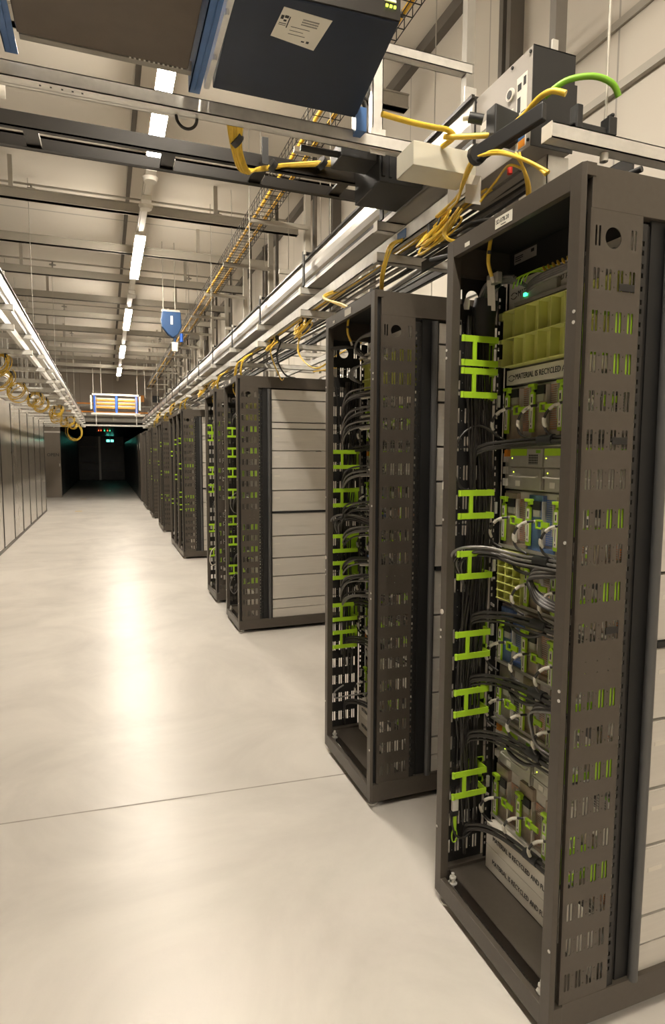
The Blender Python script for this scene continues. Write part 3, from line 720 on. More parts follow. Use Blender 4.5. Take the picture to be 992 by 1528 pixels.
# grey arc of leads bulging between tiers B and C on the right
t = thing('arched_leads', 'sheaf of grey-black leads arching down beside the third sled tier, nearest rack', 'cable bundle')
for j in range(7):
    o_ = .004*j
    MB().tube([(1.255, Y1+.22, 1.245-o_), (1.235-o_, Y1+.33, 1.235-o_*1.5), (1.228-o_, Y1+.345-o_, 1.19-o_), (1.235-o_*.6, Y1+.30, 1.15-o_), (1.255, Y1+.22, 1.13-o_)], .0042, 7, 6).build('lead', 'greycable' if j % 2 else 'cable', t)
t = thing('arched_leads', 'sheaf of leads arching down at the right of the fifth sled tier, nearest rack', 'cable bundle')
for j in range(4):
    o_ = .006*j
    MB().tube([(1.255, Y1+.20, .83-o_), (1.235-o_, Y1+.31, .80-o_), (1.232-o_, Y1+.325-o_, .73), (1.24-o_*.6, Y1+.29, .66+o_), (1.255, Y1+.22, .645+o_)], .0038, 7, 6).build('lead', 'greycable' if j % 2 else 'cable', t)
# long loose loop inside the nearest rack's far wall
cab('hanging_loop', 'thin black cable hanging in a long loop on the far wall of the nearest rack', [(1.24, Y1+.55, 1.64), (1.17, Y1+.57, 1.675), (1.10, Y1+.575, 1.63), (1.09, Y1+.58, 1.52), (1.12, Y1+.58, 1.465), (1.16, Y1+.58, 1.475), (1.165, Y1+.58, 1.56), (1.15, Y1+.585, 1.60)], .004)
cab('hanging_loop', 'thin dark cable loop hanging near the bottom of the nearest rack', [(1.10, Y1+.58, .33), (1.115, Y1+.57, .25), (1.15, Y1+.57, .225), (1.19, Y1+.575, .25), (1.20, Y1+.58, .33), (1.19, Y1+.585, .42)], .0035)
t = thing('fibre_plug', 'loose transceiver plug with lime pull loop dangling below the lowest lime bracket', 'plug', (1.118, Y1+RW-.04, .33))
MB().box(-.012, .012, -.006, .006, .0, .05).build('plug_body', 'silver', t, .002)
MB().box(-.011, .011, -.006, .006, -.018, 0).build('plug_boot', 'black', t)
MB().box(-.006, .006, -.003, .003, -.075, -.018).tube([(-.004, 0, -.07), (-.010, 0, -.085), (-.008, 0, -.11), (0, 0, -.118), (.008, 0, -.11), (.010, 0, -.085), (.004, 0, -.07)], .0025, 6, 4).build('pull_loop', 'lime', t)
# second rack: looped grey leads and clump of white connectors at the top
t = thing('connector_clump', 'tangle of grey looped leads and white connectors at the top of the second rack', 'cable bundle', (0, Y2+RW, 0))
for j in range(4):
    MB().tube([(1.27, -.36, 2.105), (1.20, -.28-.01*j, 2.14+.004*j), (1.155, -.22, 2.13), (1.15, -.19, 2.09-.005*j), (1.18, -.24, 2.045), (1.22, -.30, 2.02)], .0048, 7, 6).build('grey_lead', 'greycable', t)
for j in range(3):
    MB().tube([(1.20, -.22, 2.05), (1.16, -.16, 2.10), (1.10, -.08, 2.115-.006*j), (1.075, -.03, 2.10), (1.085, -.02, 2.03), (1.11, -.03, 1.90), (1.13, -.03, 1.7)], .0048, 7, 6).build('dark_lead', 'cable', t)
rr = random.Random(3)
for j in range(14):
    y = -.16-rr.uniform(0, .22); z = 2.03+rr.uniform(-.045, .03); x = 1.17+rr.uniform(0, .05)
    MB().cyl((x, y, z), (x+.02, y-.03, z+.008), .006, 7).build('connector', 'paper', t)
for j in range(4):
    MB().tube([(1.2, -.2-.02*j, 2.02), (1.15, -.15-.02*j, 2.0), (1.15, -.12-.015*j, 1.96), (1.2, -.15, 1.93)], .004, 6, 5).build('short_lead', 'greycable', t)
# extra loose leads in racks 2-4, lime tagged, poking towards the aisle
def loose(ry, z, seed, lab):
    rr = random.Random(seed)
    t = thing('loose_leads', lab, 'cable bundle', (0, ry, z))
    for j in range(5):
        a = rr.uniform(-.02, .03); b = rr.uniform(-.03, .03)
        MB().tube([(1.262, .30+b, .02+a), (1.215, .38+b, .03+a), (1.16-rr.uniform(0, .03), .47, .01+a), (1.13, .54, -.05+a), (1.14, .585, -.13)], .0042, 6, 6).build('lead', rr.choice(['cable', 'greycable', 'greycable', 'cable']), t)
    MB().cyl((1.21, .39, .035), (1.24, .34, .03), .0062, 7).build('sleeve', 'paper', t)
    MB().cyl((1.19, .44, .005), (1.22, .39, .01), .0062, 7).build('sleeve', 'paper', t)
    MB().box(1.225, 1.262, .32, .335, -.01, .0).box(1.23, 1.262, .36, .372, .04, .048).build('pull_tabs', 'lime', t)
for k, z in enumerate((1.85, 1.76, 1.70, 1.47, 1.30, 1.17, 1.02, .94, .86)):
    loose(Y2, z, k+20, 'loose grey leads with lime tabs, %s cluster down the second rack' % ORD[k])
for k, z in enumerate((1.95, 1.15, .62, .33)):
    loose(Y3, z, k+40, 'loose grey leads, %s cluster down the third rack' % ORD[k])
for k, z in enumerate((1.95, 1.05, .40)):
    loose(Y4, z, k+60, 'loose grey leads, %s cluster down the fourth rack' % ORD[k])
cab('hanging_loop', 'white-sleeved cable loop hanging low in the second rack', [(1.26, Y2+.33, .40), (1.20, Y2+.42, .36), (1.13, Y2+.52, .315), (1.10, Y2+.55, .30), (1.10, Y2+.56, .33), (1.15, Y2+.56, .36)], .004, 'greycable')
cab('hanging_loop', 'thin grey cable loop hanging low in the third rack', [(1.14, Y3+.5, .45), (1.085, Y3+.48, .38), (1.08, Y3+.48, .30), (1.12, Y3+.49, .25), (1.16, Y3+.5, .30)], .004, 'greycable')
cab('hanging_loop', 'grey cable loop hanging at mid height in the third rack', [(1.15, Y3+.5, 1.22), (1.10, Y3+.48, 1.18), (1.09, Y3+.48, 1.1), (1.12, Y3+.49, 1.04), (1.17, Y3+.5, 1.02)], .004, 'greycable')
cab('hanging_loop', 'white cable loop hanging out low in the fourth rack', [(1.14, Y4+.45, .55), (1.08, Y4+.42, .50), (1.06, Y4+.4, .40), (1.09, Y4+.42, .34), (1.15, Y4+.45, .36)], .005, 'white')

# ------------------------------------------------------------------ overhead: strut arms, rails, busway
def strut(mb, x0, x1, y, z, s_=.0205):
    """C-profile strut along x with a lipped open side facing up"""
    mb.box(x0, x1, y-s_, y-s_+.003, z-s_, z+s_); mb.box(x0, x1, y+s_-.003, y+s_, z-s_, z+s_); mb.box(x0, x1, y-s_, y+s_, z-s_, z-s_+.003)
    mb.box(x0, x1, y-s_, y-s_+.010, z+s_-.003, z+s_); mb.box(x0, x1, y+s_-.010, y+s_, z+s_-.003, z+s_); return mb
AY = [1.46+1.15*k for k in range(0, 18)]
for side, sx in (('right', 1), ('left', -1)):
    for k, y in enumerate(AY):
        if side == 'left' and (y < 3.4): continue
        xe = 1.168 if side == 'right' else -.582
        xw = 2.42 if side == 'right' else -1.75
        for lev, z in (('upper', 2.60), ('lower', 2.465)):
            if side == 'right' and lev == 'upper' and k == 0: continue
            t = thing('support_arm', 'zinc strut arm, %s level, %s from the camera above the %s row' % (lev, ORD[k if side == 'right' else k-2], side), 'support arm', (0, y, z), 'zinc arms above the %s row' % side)
            strut(MB(), xe, xw, 0, 0).build('strut', 'zinc', t)
            MB().box(min(xe, xe-sx*.002), max(xe, xe-sx*.002), -.022, .022, -.022, .022).build('end_cap', 'white', t, .001)
            if lev == 'lower':
                for xr in (((1.37, 2.1) if k % 2 == 0 or k < 1 else (2.1,)) if side == 'right' else ((-.78, -1.5) if k % 3 == 0 else (-1.5,))):
                    MB().cyl((xr, 0, -.045), (xr, 0, 2.38), .004, 7).build('threaded_rod', 'beam', t)
                    MB().cyl((xr, 0, -.045), (xr, 0, -.022), .012, 10).build('rod_cap', 'white', t)
def busway(x0, y0, y1, z, lab, flip=1):
    t = thing('busway', lab, 'busway', (x0, 0, z)); f = flip
    q = lambda a, b: (min(f*a, f*b), max(f*a, f*b))
    MB().prism([(f*.008, .035), (f*.0, .04), (f*-.008, .055), (f*-.012, .085), (f*-.010, .12), (f*-.004, .15), (f*.002, .165), (f*.008, .165)], y0, y1, 'y').box(*q(.0, .09), y0, y1, .16, .168).build('side_sheet', 'alu', t)
    MB().box(*q(-.012, .0), y0, y1, .168, .18).box(*q(.0, .10), y0, y1, .168, .176).box(*q(-.004, .004), y0, y1, .020, .035).build('dark_lips', 'buslip', t)
    MB().box(*q(-.005, .004), y0, y1, .0, .020).box(*q(.0, .09), y0, y1, .0, .006).box(*q(-.004, .0), y0, y1, .118, .124).build('lower_channel', 'alu', t)
    MB().box(*q(.092, .10), y0, y1, .0, .168).build('rear_sheet', 'alu', t)
    MB().box(*q(.0, .1), y0-.002, y0+.002, .0, .172).box(*q(.0, .1), y1-.002, y1+.002, .0, .172).build('end_cap', 'buslip', t)
    MB().box(*q(.004, .092), y0, y1, .03, .034).box(*q(.0, .006), y0, y1, .034, .04).build('contact_slot', 'buslip', t)
    return t
busway(1.215, 1.9, 22.3, 2.622, 'long aluminium power busway with black edges above the right racks')
busway(-.63, 3.5, 22.3, 2.622, 'long aluminium power busway with black edges above the left row', -1)
for side, xx in (('right', 1.2), ('left', -.615)):
    for k, y in enumerate(AY[1:]):
        if side == 'left' and y < 3.4 or k % 1: continue
        s_ = 1 if side == 'right' else -1
        t = thing('busway_clamp', 'dark clamp holding the busway, %s along the %s row' % (ORD[k], side), 'clamp', (xx, y-.03, 2.62), 'busway clamps above the %s row' % side)
        MB().box(-.020, -.013, -.018, .018, 0, .215).box(-.013, s_*.13, -.018, .018, .195, .207).build('clamp_plate', 'rackin', t, .002)
        MB().cyl((-.014, -.015, .19), (-.014, -.015, .215), .009, 6).cyl((-.02, 0, .12), (-.012, 0, .12), .01, 6).build('clamp_bolt', 'zinc', t)
def rail_(x, y0, y1, z0, z1, m, lab, nm='raceway_rail', th=.006, lip=.025):
    t = MB().box(x, x+th, y0, y1, z0, z1).box(x, x+lip, y0, y1, z0, z0+.003).box(x, x+lip, y0, y1, z1-.003, z1).build(nm, m)
    return tag(t, lab, 'rail')
rail_(1.225, 1.95, 22, 2.492, 2.552, 'zinc', 'white front rail of the raceway above the right racks')
rail_(1.62, 1.6, 22, 2.492, 2.545, 'tray', 'dark inner rail of the raceway above the right racks')
rail_(2.0, 1.6, 22, 2.492, 2.545, 'zinc', 'zinc rear rail of the raceway above the right racks')
rail_(-.645, 3.5, 22, 2.492, 2.552, 'zinc', 'white front rail of the raceway above the left row', lip=-.025)
rail_(-1.1, 3.5, 22, 2.492, 2.545, 'zinc', 'zinc rear rail of the raceway above the left row', lip=-.025)
# tie plates on the white rail, first bay stickers
t = tag(MB().box(1.222, 1.225, 2.42, 2.50, 2.502, 2.54).build('blue_sticker', 'blue'), 'small blue sticker on the raceway rail above the gap between racks', 'sticker')
t = MB(); rr = random.Random(11)
t = thing('raceway_cables', 'black and grey cables lying in the raceway above the right racks', 'cable bundle')
for j in range(9):
    x = 1.30+.035*j; pts = []; y = 1.75
    while y < 20: pts.append((x+rr.uniform(-.02, .02), y, 2.50+rr.uniform(0, .02))); y += .8
    MB().tube(pts, .007 if j % 3 else .011, 6, 3).build('power_cable', 'black' if j % 3 else 'greycable', t)
for j in range(4):
    pts = []; y = 1.9; x = 1.26+.012*j
    while y < 20: pts.append((x+rr.uniform(-.01, .012), y, 2.50+rr.uniform(0, .012))); y += .6
    MB().tube(pts, .004, 6, 3).build('yellow_cable', 'yellow', t)
# coils and drops of yellow fibre
def ycoil(x, y, z, R_, lab, n_=6, seed=0, flat=.45):
    rr = random.Random(seed); t = thing('yellow_coil', lab, 'cable coil', (x, y, z), 'coiled yellow fibre at the raceways')
    for j in range(n_):
        r0 = R_*rr.uniform(.7, 1.05); ox, oy, oz = rr.uniform(-.015, .015), rr.uniform(-.02, .02), rr.uniform(-.02, .02); ti = rr.uniform(-.35, .35)
        pts = [(ox+.35*r0*math.sin(a), oy+r0*math.cos(a), oz+flat*r0*math.sin(a+ti)) for a in [k*math.pi/5 for k in range(11)]]
        MB().tube(pts, .0042, 6, 4).build('loop', 'yellow', t)
    MB().tube([(0, 0, flat*R_*.5), (.01, 0, flat*R_*.8+.02), (.0, 0, max(2.47-z, .06))], .004, 5, 2).build('hook_strap', 'black', t)
    for a in (.6, 2.4): MB().box(.3*R_*math.sin(a)-.014, .3*R_*math.sin(a)+.014, R_*.85*math.cos(a)-.008, R_*.85*math.cos(a)+.008, flat*R_*math.sin(a)-.03, flat*R_*math.sin(a)+.03).build('strap', 'black', t)
    return t
def ydrop(pts, lab, cnt=3, r=.0042, seed=0, m='yellow'):
    rr = random.Random(seed); t = thing('yellow_drop', lab, 'cable', tuple(pts[0]), 'yellow fibre drops above the racks')
    p0 = Vector(pts[0])
    for j in range(cnt):
        MB().tube([tuple(Vector(p)-p0+Vector((rr.uniform(-.01, .01), rr.uniform(-.012, .012), rr.uniform(-.008, .008)))) for p in pts], r, 6, 6).build('strand', m, t)
    return t
ycoil(1.205, 2.12, 2.42, .115, 'large yellow fibre coil hung between nearest rack and cross tray', 11, 1)
ycoil(1.25, 3.98, 2.425, .11, 'yellow fibre coil hung under the raceway beyond the second rack', 8, 2)
ycoil(1.25, 4.75, 2.44, .10, 'yellow fibre coil under the raceway before the third rack', 6, 3)
ycoil(1.25, 7.4, 2.43, .13, 'yellow fibre coil under the raceway above the fourth rack', 7, 4)
ycoil(1.25, 8.4, 2.43, .15, 'yellow fibre coil under the raceway before the fifth rack', 7, 5)
ycoil(1.25, 11.8, 2.4, .16, 'yellow fibre coil beyond the group of three racks', 7, 6, .9).rotation_euler.z = -.9
ycoil(1.25, 14.8, 2.4, .18, 'yellow fibre coil beyond the first far pair of racks', 7, 7, .9).rotation_euler.z = -.9
ydrop([(1.22, 2.45, 2.50), (1.17, 2.46, 2.46), (1.15, 2.5, 2.36), (1.2, 2.62, 2.26)], 'yellow fibre strands dropping to the top of the second rack', 4)
ydrop([(1.25, 3.3, 2.50), (1.17, 3.3, 2.45), (1.15, 2.98, 2.34), (1.15, 2.8, 2.26)], 'yellow fibre with black ties dropping into the back of the second rack', 2, .007)
ydrop([(1.22, 1.98, 2.46), (1.15, 1.96, 2.35), (1.18, 1.86, 2.30), (1.28, 1.79, 2.33)], 'yellow fibre loop sagging beside the top corner of the nearest rack', 2, .006)
ydrop([(1.24, 3.98, 2.39), (1.22, 3.95, 2.25), (1.25, 3.7, 2.12), (1.32, 3.45, 2.18), (1.4, 3.3, 2.22)], 'thin yellow loop sagging between second and third rack', 2, .004)
ydrop([(1.30, 3.9, 2.13), (1.36, 3.6, 2.12), (1.45, 3.2, 2.14), (1.5, 2.9, 2.16)], 'thin yellow fibre stretched low behind the second rack', 1, .005)
ydrop([(1.25, 4.6, 2.44), (1.2, 4.6, 2.36), (1.35, 4.9, 2.2), (1.5, 5.3, 2.26)], 'single yellow fibre dropping behind the third rack top', 1, .005)
for k, (y, n_) in enumerate(((5.5, 4), (5.75, 3), (6.7, 4), (9.6, 3), (10.3, 3), (13.1, 4), (16.0, 4))):
    ydrop([(1.24, y-.1, 2.47), (1.17, y-.05, 2.42), (1.15, y, 2.33), (1.17, y+.05, 2.262)], 'yellow fibre strands entering a rack roof, %s drop beyond the second rack' % ORD[k], n_, .005, k)
cab('black_cable', 'black cable curving down behind the third rack', [(1.32, 4.75, 2.47), (1.30, 4.8, 2.35), (1.42, 5.0, 2.25), (1.6, 5.3, 2.262)], .007, 'black')
rr = random.Random(9)
for k in range(11):
    ycoil(-.72-rr.uniform(0, .3), AY[4+k], 2.36+rr.uniform(-.03, .03), .10+rr.uniform(0, .05), 'yellow fibre coil under the left raceway, %s from the camera' % ORD[k], 7, 30+k, .9).rotation_euler.z = 1.1
ycoil(-.8, 18.6, 2.22, .24, 'largest pale yellow fibre coil hanging by the far left cabinet', 5, 99, 1.1).rotation_euler.z = 1.2
# vertical end frame between second and third rack (wide bracket at the rear)
t = thing('rear_frame', 'grey strut frame with reflective film standing behind the gap before the third rack', 'frame', (0, 3.9, 0))
MB().box(2.0, 2.04, 0, .04, 1.2, 2.46).box(1.45, 1.49, .0, .04, 2.05, 2.46).build('uprights', 'beam', t)
# glossy film / duct sheets seen above the third rack
t = MB(); m_ = MB()
NX, NY = 10, 40
vs = []; fs = []
rr = random.Random(21)
for i_ in range(NX+1):
    for j_ in range(NY+1):
        y = 3.2+j_*.16; z = 1.95+i_*.05
        vs.append((2.30+.02*math.sin(y*7+z*9)+.012*math.sin(y*17-z*20)+rr.uniform(-.006, .006), y, z))
for i_ in range(NX):
    for j_ in range(NY):
        a = i_*(NY+1)+j_; fs.append((a, a+1, a+NY+2, a+NY+1))
mm = MB(); mm.add(vs, fs, True)
M['film'] = mat('reflective_film', (.62, .60, .56), .18, .6, .1, 10)
o = mm.build('film_curtain', 'film'); tag(o, 'crumpled reflective plastic film curtain behind the racks', 'film')
md = o.modifiers.new('solid', 'SOLIDIFY'); md.thickness = .002

# ------------------------------------------------------------------ overhead, close to the camera
# long cross strut
t = thing('cross_strut', 'long bright zinc strut crossing the whole aisle overhead, under the two boxes', 'strut', (0, 2.17, 2.722))
strut(MB(), -1.7, 1.32, 0, 0, .022).build('strut', 'zinc', t)
sb = MB()
for x in (-.16, -.13, -.098, -.068, -.04): sb.box(x, x+.006, -.004, .004, -.0225, -.0215)
sb.build('slot_marks', 'black', t)
t2 = thing('cross_strut', 'rear zinc strut crossing overhead, mostly hidden behind the brown box', 'strut', (0, 2.30, 2.78))
strut(MB(), -1.7, .30, 0, 0, .022).build('strut', 'zinc', t2)
# upright strut post right of the navy box
t = thing('hanger_post', 'pale strut post rising from the cross strut right of the navy box', 'post', (.975, 2.19, 2.745))
p = MB().box(-.0205, .0205, -.0205, -.0175, 0, 2.1).box(-.0205, -.0175, -.0205, .0205, 0, 2.1).box(.0175, .0205, -.0205, .0205, 0, 2.1); p.box(-.0205, -.010, .0175, .0205, 0, 2.1).box(.010, .0205, .0175, .0205, 0, 2.1)
p.build('strut', 'zinc', t); MB().box(-.03, .03, -.026, -.021, -.06, .03).build('fixing_plate', 'zinc', t)
t = thing('hanger_post', 'grey strut post further back, right of the first, with a bolted plate', 'post', (1.56, 2.5, 2.78))
MB().box(-.02, .02, -.02, .02, 0, 2.07).build('strut', 'dullzinc', t); MB().box(-.03, .03, -.026, -.02, .28, .42).build('fixing_plate', 'zinc', t)
t = thing('cross_strut', 'short grey strut joining the two upright posts near the top of the photo', 'strut', (1.25, 2.5, 3.28))
strut(MB(), -.3, .32, 0, 0).build('strut', 'zinc', t)
t = thing('hanger_post', 'dark strut post with bolted plate above the silver instrument box', 'post', (1.92, 2.35, 2.9))
MB().box(-.03, .03, -.02, .02, 0, 1.95).build('strut', 'darkbeam', t); MB().box(-.05, -.02, -.03, -.02, .30, .48).build('fixing_plate', 'zinc', t)
# boxes carried by the struts
def blue_plate(x, y0, y1, z0, z1, lab):
    t = thing('blue_bracket', lab, 'bracket', (x, 0, 0))
    MB().box(-.018, .018, y0, y1, z0, z0+.004).box(-.018, -.015, y0, y1, z0, z1).build('bracket_sheet', 'blue', t)
    MB().tube([(0, y0+.02, z0-.001), (.004, (y0+y1)/2, z0-.002), (0, y1-.02, z0-.001)], .0015, 5, 4).build('crease', 'blue', t)
    return t
blue_plate(-.228, 1.35, 2.135, 2.757, 2.87, 'blue steel bracket at the left edge of the brown box')
blue_plate(.305, 1.35, 2.148, 2.757, 2.87, 'blue steel bracket between the brown and the navy box')
t = thing('equipment_case', 'brown-black flat equipment case seen from below, left of the overhead blue bracket', 'equipment case', (0, 0, 2.775))
MB().box(-.205, .275, 1.25, 2.06, 0, .13).build('case', 'browncase', t, .003)
tn = MB()
for k in range(12): tn.box(.10+.014*k, .106+.014*k, 2.06, 2.066, .0, .008)
tn.build('vent_teeth', 'zinc', t)
MB().box(-.20, .30, 2.066, 2.09, .0, .03).build('rear_ledge', 'dullzinc', t)
t = thing('network_case', 'navy flat network case with white label, hung overhead', 'network case', (0, 0, 0))
z = 2.772
mb = MB(); pl = [(.352, 1.665), (.80, 1.640), (.868, 2.125), (.362, 2.125)]
mb.prism(pl, z, z+.10, 'z'); mb.build('case', 'navy', t, .003)
MB().box(.60, .60, 1.6, 1.6, z, z) if False else None
fp = MB(); fp.prism([(.36, 1.658), (.80, 1.634), (.80, 1.640), (.36, 1.665)], z+.004, z+.096, 'z'); fp.build('front_panel', 'buslip', t)
lp = MB(); lp.prism([(.482, 1.690), (.622, 1.695), (.612, 1.832), (.476, 1.812)], z-.001, z-.0002, 'z'); l_ = lp.build('label_sheet', 'paper', t)
def under(x0, y0, ang=0): 
    return lambda u, v, w_: (x0+u*math.cos(ang)+v*math.sin(ang), y0+u*math.sin(ang)-v*math.cos(ang), z-.0012-w_)
pm = MB()
for k in range(3):
    for j in range(14): pm.box(.545+j*.0034, .5468+j*.0034, 1.716+.010*k, 1.721+.010*k, z-.0016, z-.001)
for (a, b, c_, d) in ((.484, 1.72, .492, 1.735), (.494, 1.718, .505, 1.728), (.507, 1.72, .510, 1.765), (.494, 1.735, .502, 1.742), (.484, 1.75, .505, 1.752), (.484, 1.757, .505, 1.7585), (.52, 1.755, .575, 1.7565), (.52, 1.77, .56, 1.7715), (.52, 1.785, .57, 1.7865), (.565, 1.803, .574, 1.808), (.58, 1.800, .588, 1.809)): pm.box(a, c_, b, d, z-.0016, z-.001)
pm.build('label_print', 'ink', l_)
lm = MB()
for k, x in enumerate((.755, .767, .779)): lm.box(x, x+.006, 1.631, 1.6345, z+.03, z+.036)
lm.build('status_light', 'yel_led', t)
MB().box(.752, .786, 1.632, 1.6355, z+.045, z+.051).build('face_print', 'paper', t)
MB().box(.335, .352, 1.55, 2.13, z-.004, z+.06).build('slide_rail', 'zinc', t)
bt = MB()
for y in (1.75, 1.95): bt.cyl((.34, y, z-.004), (.34, y, z-.02), .006, 8)
bt.build('rail_screws', 'zinc', t)
o = MB(); o.prism([(.86, 2.10), (.90, 2.10), (.895, 2.16), (.87, 2.165)], 2.72, 2.80, 'z'); tag(o.build('blue_bracket', 'blue'), 'small blue bracket tip right of the navy case', 'bracket')
for k, (dx, dz) in enumerate(((0, 0), (.012, .008), (.02, -.005))):
    cab('case_lead', ['outer black lead curving off the right end of the navy case', 'middle black lead curving off the right end of the navy case', 'inner grey lead curving off the right end of the navy case'][k],
        [(.93+dx, 2.25, 3.02), (.95+dx, 2.2, 2.93), (.92+dx, 2.15, 2.86+dz), (.88+dx, 2.12, 2.85+dz), (.885+dx, 2.15, 2.78+dz)] if k == 0 else [(.88+dx, 2.14, 2.86), (.905+dx, 2.16, 2.83), (.91+dx, 2.17, 2.77+dz), (.89+dx, 2.19, 2.755)], .0055, 'black' if k < 2 else 'greycable')
# D-ring under the strut
ring = [(.285+.034*math.cos(a), 2.19, 2.70+.038*math.sin(a)) for a in [math.pi+k*math.pi/8 for k in range(9)]]
tag(MB().tube(ring, .0052, 8, 4).build('cable_ring', 'buslip'), 'dark half ring hanging under the cross strut left of the yellow bundle', 'ring')
# dark cross tray
t = thing('cross_tray', 'dark ladder tray crossing the aisle overhead beyond the zinc strut', 'cable tray', (0, 0, 2.72))
MB().box(-1.7, 1.36, 2.50, 2.506, .0, .052).box(-1.7, 1.36, 2.50, 2.525, .0, .004).build('front_rail', 'tray', t)
MB().box(-1.7, 1.36, 2.66, 2.666, -.004, .045).box(-1.7, 1.36, 2.64, 2.666, -.004, .0).build('rear_rail', 'tray', t)
for x in (-.92, -.62, -.22, .26, .62, .98): MB().box(x-.025, x+.025, 2.506, 2.66, .004, .012).build('rung', 'tray', t)
for x in (-.195, .285, .645): MB().box(x, x+.003, 2.57, 2.66, .0035, .011).build('rung_edge', 'alu', t)
# yellow bundle on the tray
t = thing('yellow_bundle', 'fat yellow fibre bundle bending down from the strut onto the dark tray', 'cable bundle')
rr = random.Random(5)
for j in range(14):
    a = j*2.4; rx, ry_ = .018*math.cos(a)*(.4+.05*j), .012*math.sin(a)*(.4+.05*j)
    MB().tube([(.46+rx*1.6, 2.26, 2.755), (.48+rx, 2.33, 2.70+ry_), (.53+rx, 2.42, 2.665+ry_), (.60, 2.47+ry_*.5, 2.70+rx*.3), (.72, 2.50+ry_, 2.745+rx*.3), (.9, 2.46+ry_, 2.765+rx*.4), (1.05, 2.43+ry_, 2.762+rx*.4), (1.16, 2.42+ry_*.5, 2.745+rx*.4)], .0048, 6, 6).build('strand', 'yellow', t)
for p, r_ in (((.478, 2.31, 2.715), .026), ((.655, 2.485, 2.728), .024), ((.86, 2.47, 2.765), .026)):
    MB().tube([(p[0]-.008, p[1]-.004, p[2]+.005), (p[0]+.010, p[1]+.004, p[2]-.005)], r_, 12, 2).build('tie_wrap', 'black', t)
MB().box(.60, .625, 2.42, 2.43, 2.70, 2.80).build('strap', 'black', t)
for k, (x, m_) in enumerate(((1.10, 'paper'), (1.135, 'blue'), (1.15, 'white'), (1.185, 'black'))):
    MB().cyl((x, 2.415, 2.747), (x+.03 if k == 0 else x+.018, 2.415, 2.745), .016 if k else .012, 10).build('end_fitting', m_, t)
# tan junction block with copper terminals
t = thing('junction_block', 'cream terminal box with copper terminals hanging under the cross strut', 'junction box', (.950, 1.835, 2.505))
MB().box(0, .235, .0, .003, 0, .075).box(0, .235, 0, .12, 0, .003).box(0, .003, 0, .12, 0, .075).box(.232, .235, 0, .12, 0, .075).box(.06, .235, .117, .12, 0, .045).build('box_shell', 'tan', t, .004)
cpm = MB()
for k in range(9): cpm.cyl((.05+.02*k, .05, .045), (.05+.02*k, .05, .082), .004, 7)
cpm.box(.04, .22, .04, .06, .04, .055); cpm.build('copper_terminals', 'copper', t)
# earth wire, yellow with green stripe
ep = [(.80, 1.75, 2.60), (.90, 1.76, 2.60), (.98, 1.77, 2.605), (1.04, 1.78, 2.612), (1.07, 1.79, 2.60), (1.05, 1.83, 2.585)]
t = thing('earth_wire', 'thick yellow and green earth wire looping over the cream terminal box', 'cable')
ep = [(a, b, c_-.012) for a, b, c_ in ep]
MB().tube(ep, .0085, 9, 6).build('yellow_jacket', 'yellow', t)
ep2 = [(1.04, 1.80, 2.588), (1.10, 1.74, 2.572), (1.16, 1.67, 2.560), (1.185, 1.60, 2.575), (1.195, 1.54, 2.598), (1.21, 1.50, 2.602), (1.235, 1.47, 2.585)]
MB().tube(ep2, .0085, 9, 6).build('yellow_jacket', 'yellow', t)
MB().tube([(a+.004, b+.003, c_+.006) for a, b, c_ in ep2], .0058, 8, 6).build('green_stripe', 'earth', t)
MB().tube([(1.21, 1.53, 2.602), (1.25, 1.49, 2.632), (1.31, 1.45, 2.635), (1.36, 1.43, 2.615), (1.385, 1.43, 2.585)], .0085, 9, 6).build('green_jacket', 'earth', t)
t = thing('cable_duct', 'black flexible duct strip running from the terminal box to the near arm', 'duct', (0, 0, 0))
mb = MB(); A = Vector((1.10, 1.70, 2.50)); B = Vector((1.19, 1.50, 2.545))
d = (B-A).normalized(); s_ = Vector((0, 0, .024)); wv = d.cross(Vector((0, 0, 1))).normalized()*.012
vs = [A-s_-wv, A-s_+wv, A+s_+wv, A+s_-wv, B-s_-wv, B-s_+wv, B+s_+wv, B+s_-wv]
mb.add(vs, [(0, 3, 2, 1), (4, 5, 6, 7), (0, 1, 5, 4), (1, 2, 6, 5), (2, 3, 7, 6), (3, 0, 4, 7)]); mb.build('duct_body', 'black', t, .004)
MB().tube([A+Vector((0, .01, 0)), A-Vector((0, .01, 0))], .03, 10, 2).build('tie_wrap', 'black', t)
# black holders on the near lower arm
t = thing('pipe_saddle', 'black plastic saddle clips standing on the nearest lower arm', 'clip', (1.255, 1.46, 2.487))
MB().box(0, .022, -.015, .015, 0, .065).box(0, .11, -.012, .012, 0, .02).box(.11, .14, -.02, .015, 0, .05).box(.12, .13, -.02, .015, .05, .06).build('saddle', 'black', t, .003)
# silver instrument box with black end
t = thing('instrument_box', 'grey instrument box with black end and stickers, mounted overhead above the nearest rack', 'instrument box', (1.222, 1.60, 2.505))
MB().box(0, .155, 0, .003, 0, .285).box(.003, .155, .0, .48, .282, .285).build('black_end', 'black', t)
MB().box(0, .15, .003, .48, 0, .284).build('case', 'boxgrey', t, .002)
MB().box(.155, .165, 0, .4, .02, .20).build('rear_case', 'black', t)
st = MB().box(-.0012, 0, .025, .075, .01, .225).build('sticker_sheet', 'paper', t)
MB().box(-.0018, -.0012, .028, .072, .035, .05).build('blue_band', 'blue', st)
MB().box(-.0018, -.0012, .028, .06, .012, .034).build('yellow_band', 'orange', st)
si = MB()
for a, b, c_, d in ((.03, .042, .19, .215), (.052, .07, .185, .205), (.055, .07, .12, .165), (.03, .05, .115, .117), (.055, .065, .09, .095), (.03, .05, .09, .097), (.03, .068, .075, .077), (.03, .068, .065, .067)): si.box(-.0018, -.0012, a, b, c_, d)
si.build('sticker_print', 'ink', st)
MB().box(-.0012, 0, .17, .27, .16, .185).build('white_strip', 'paper', t)
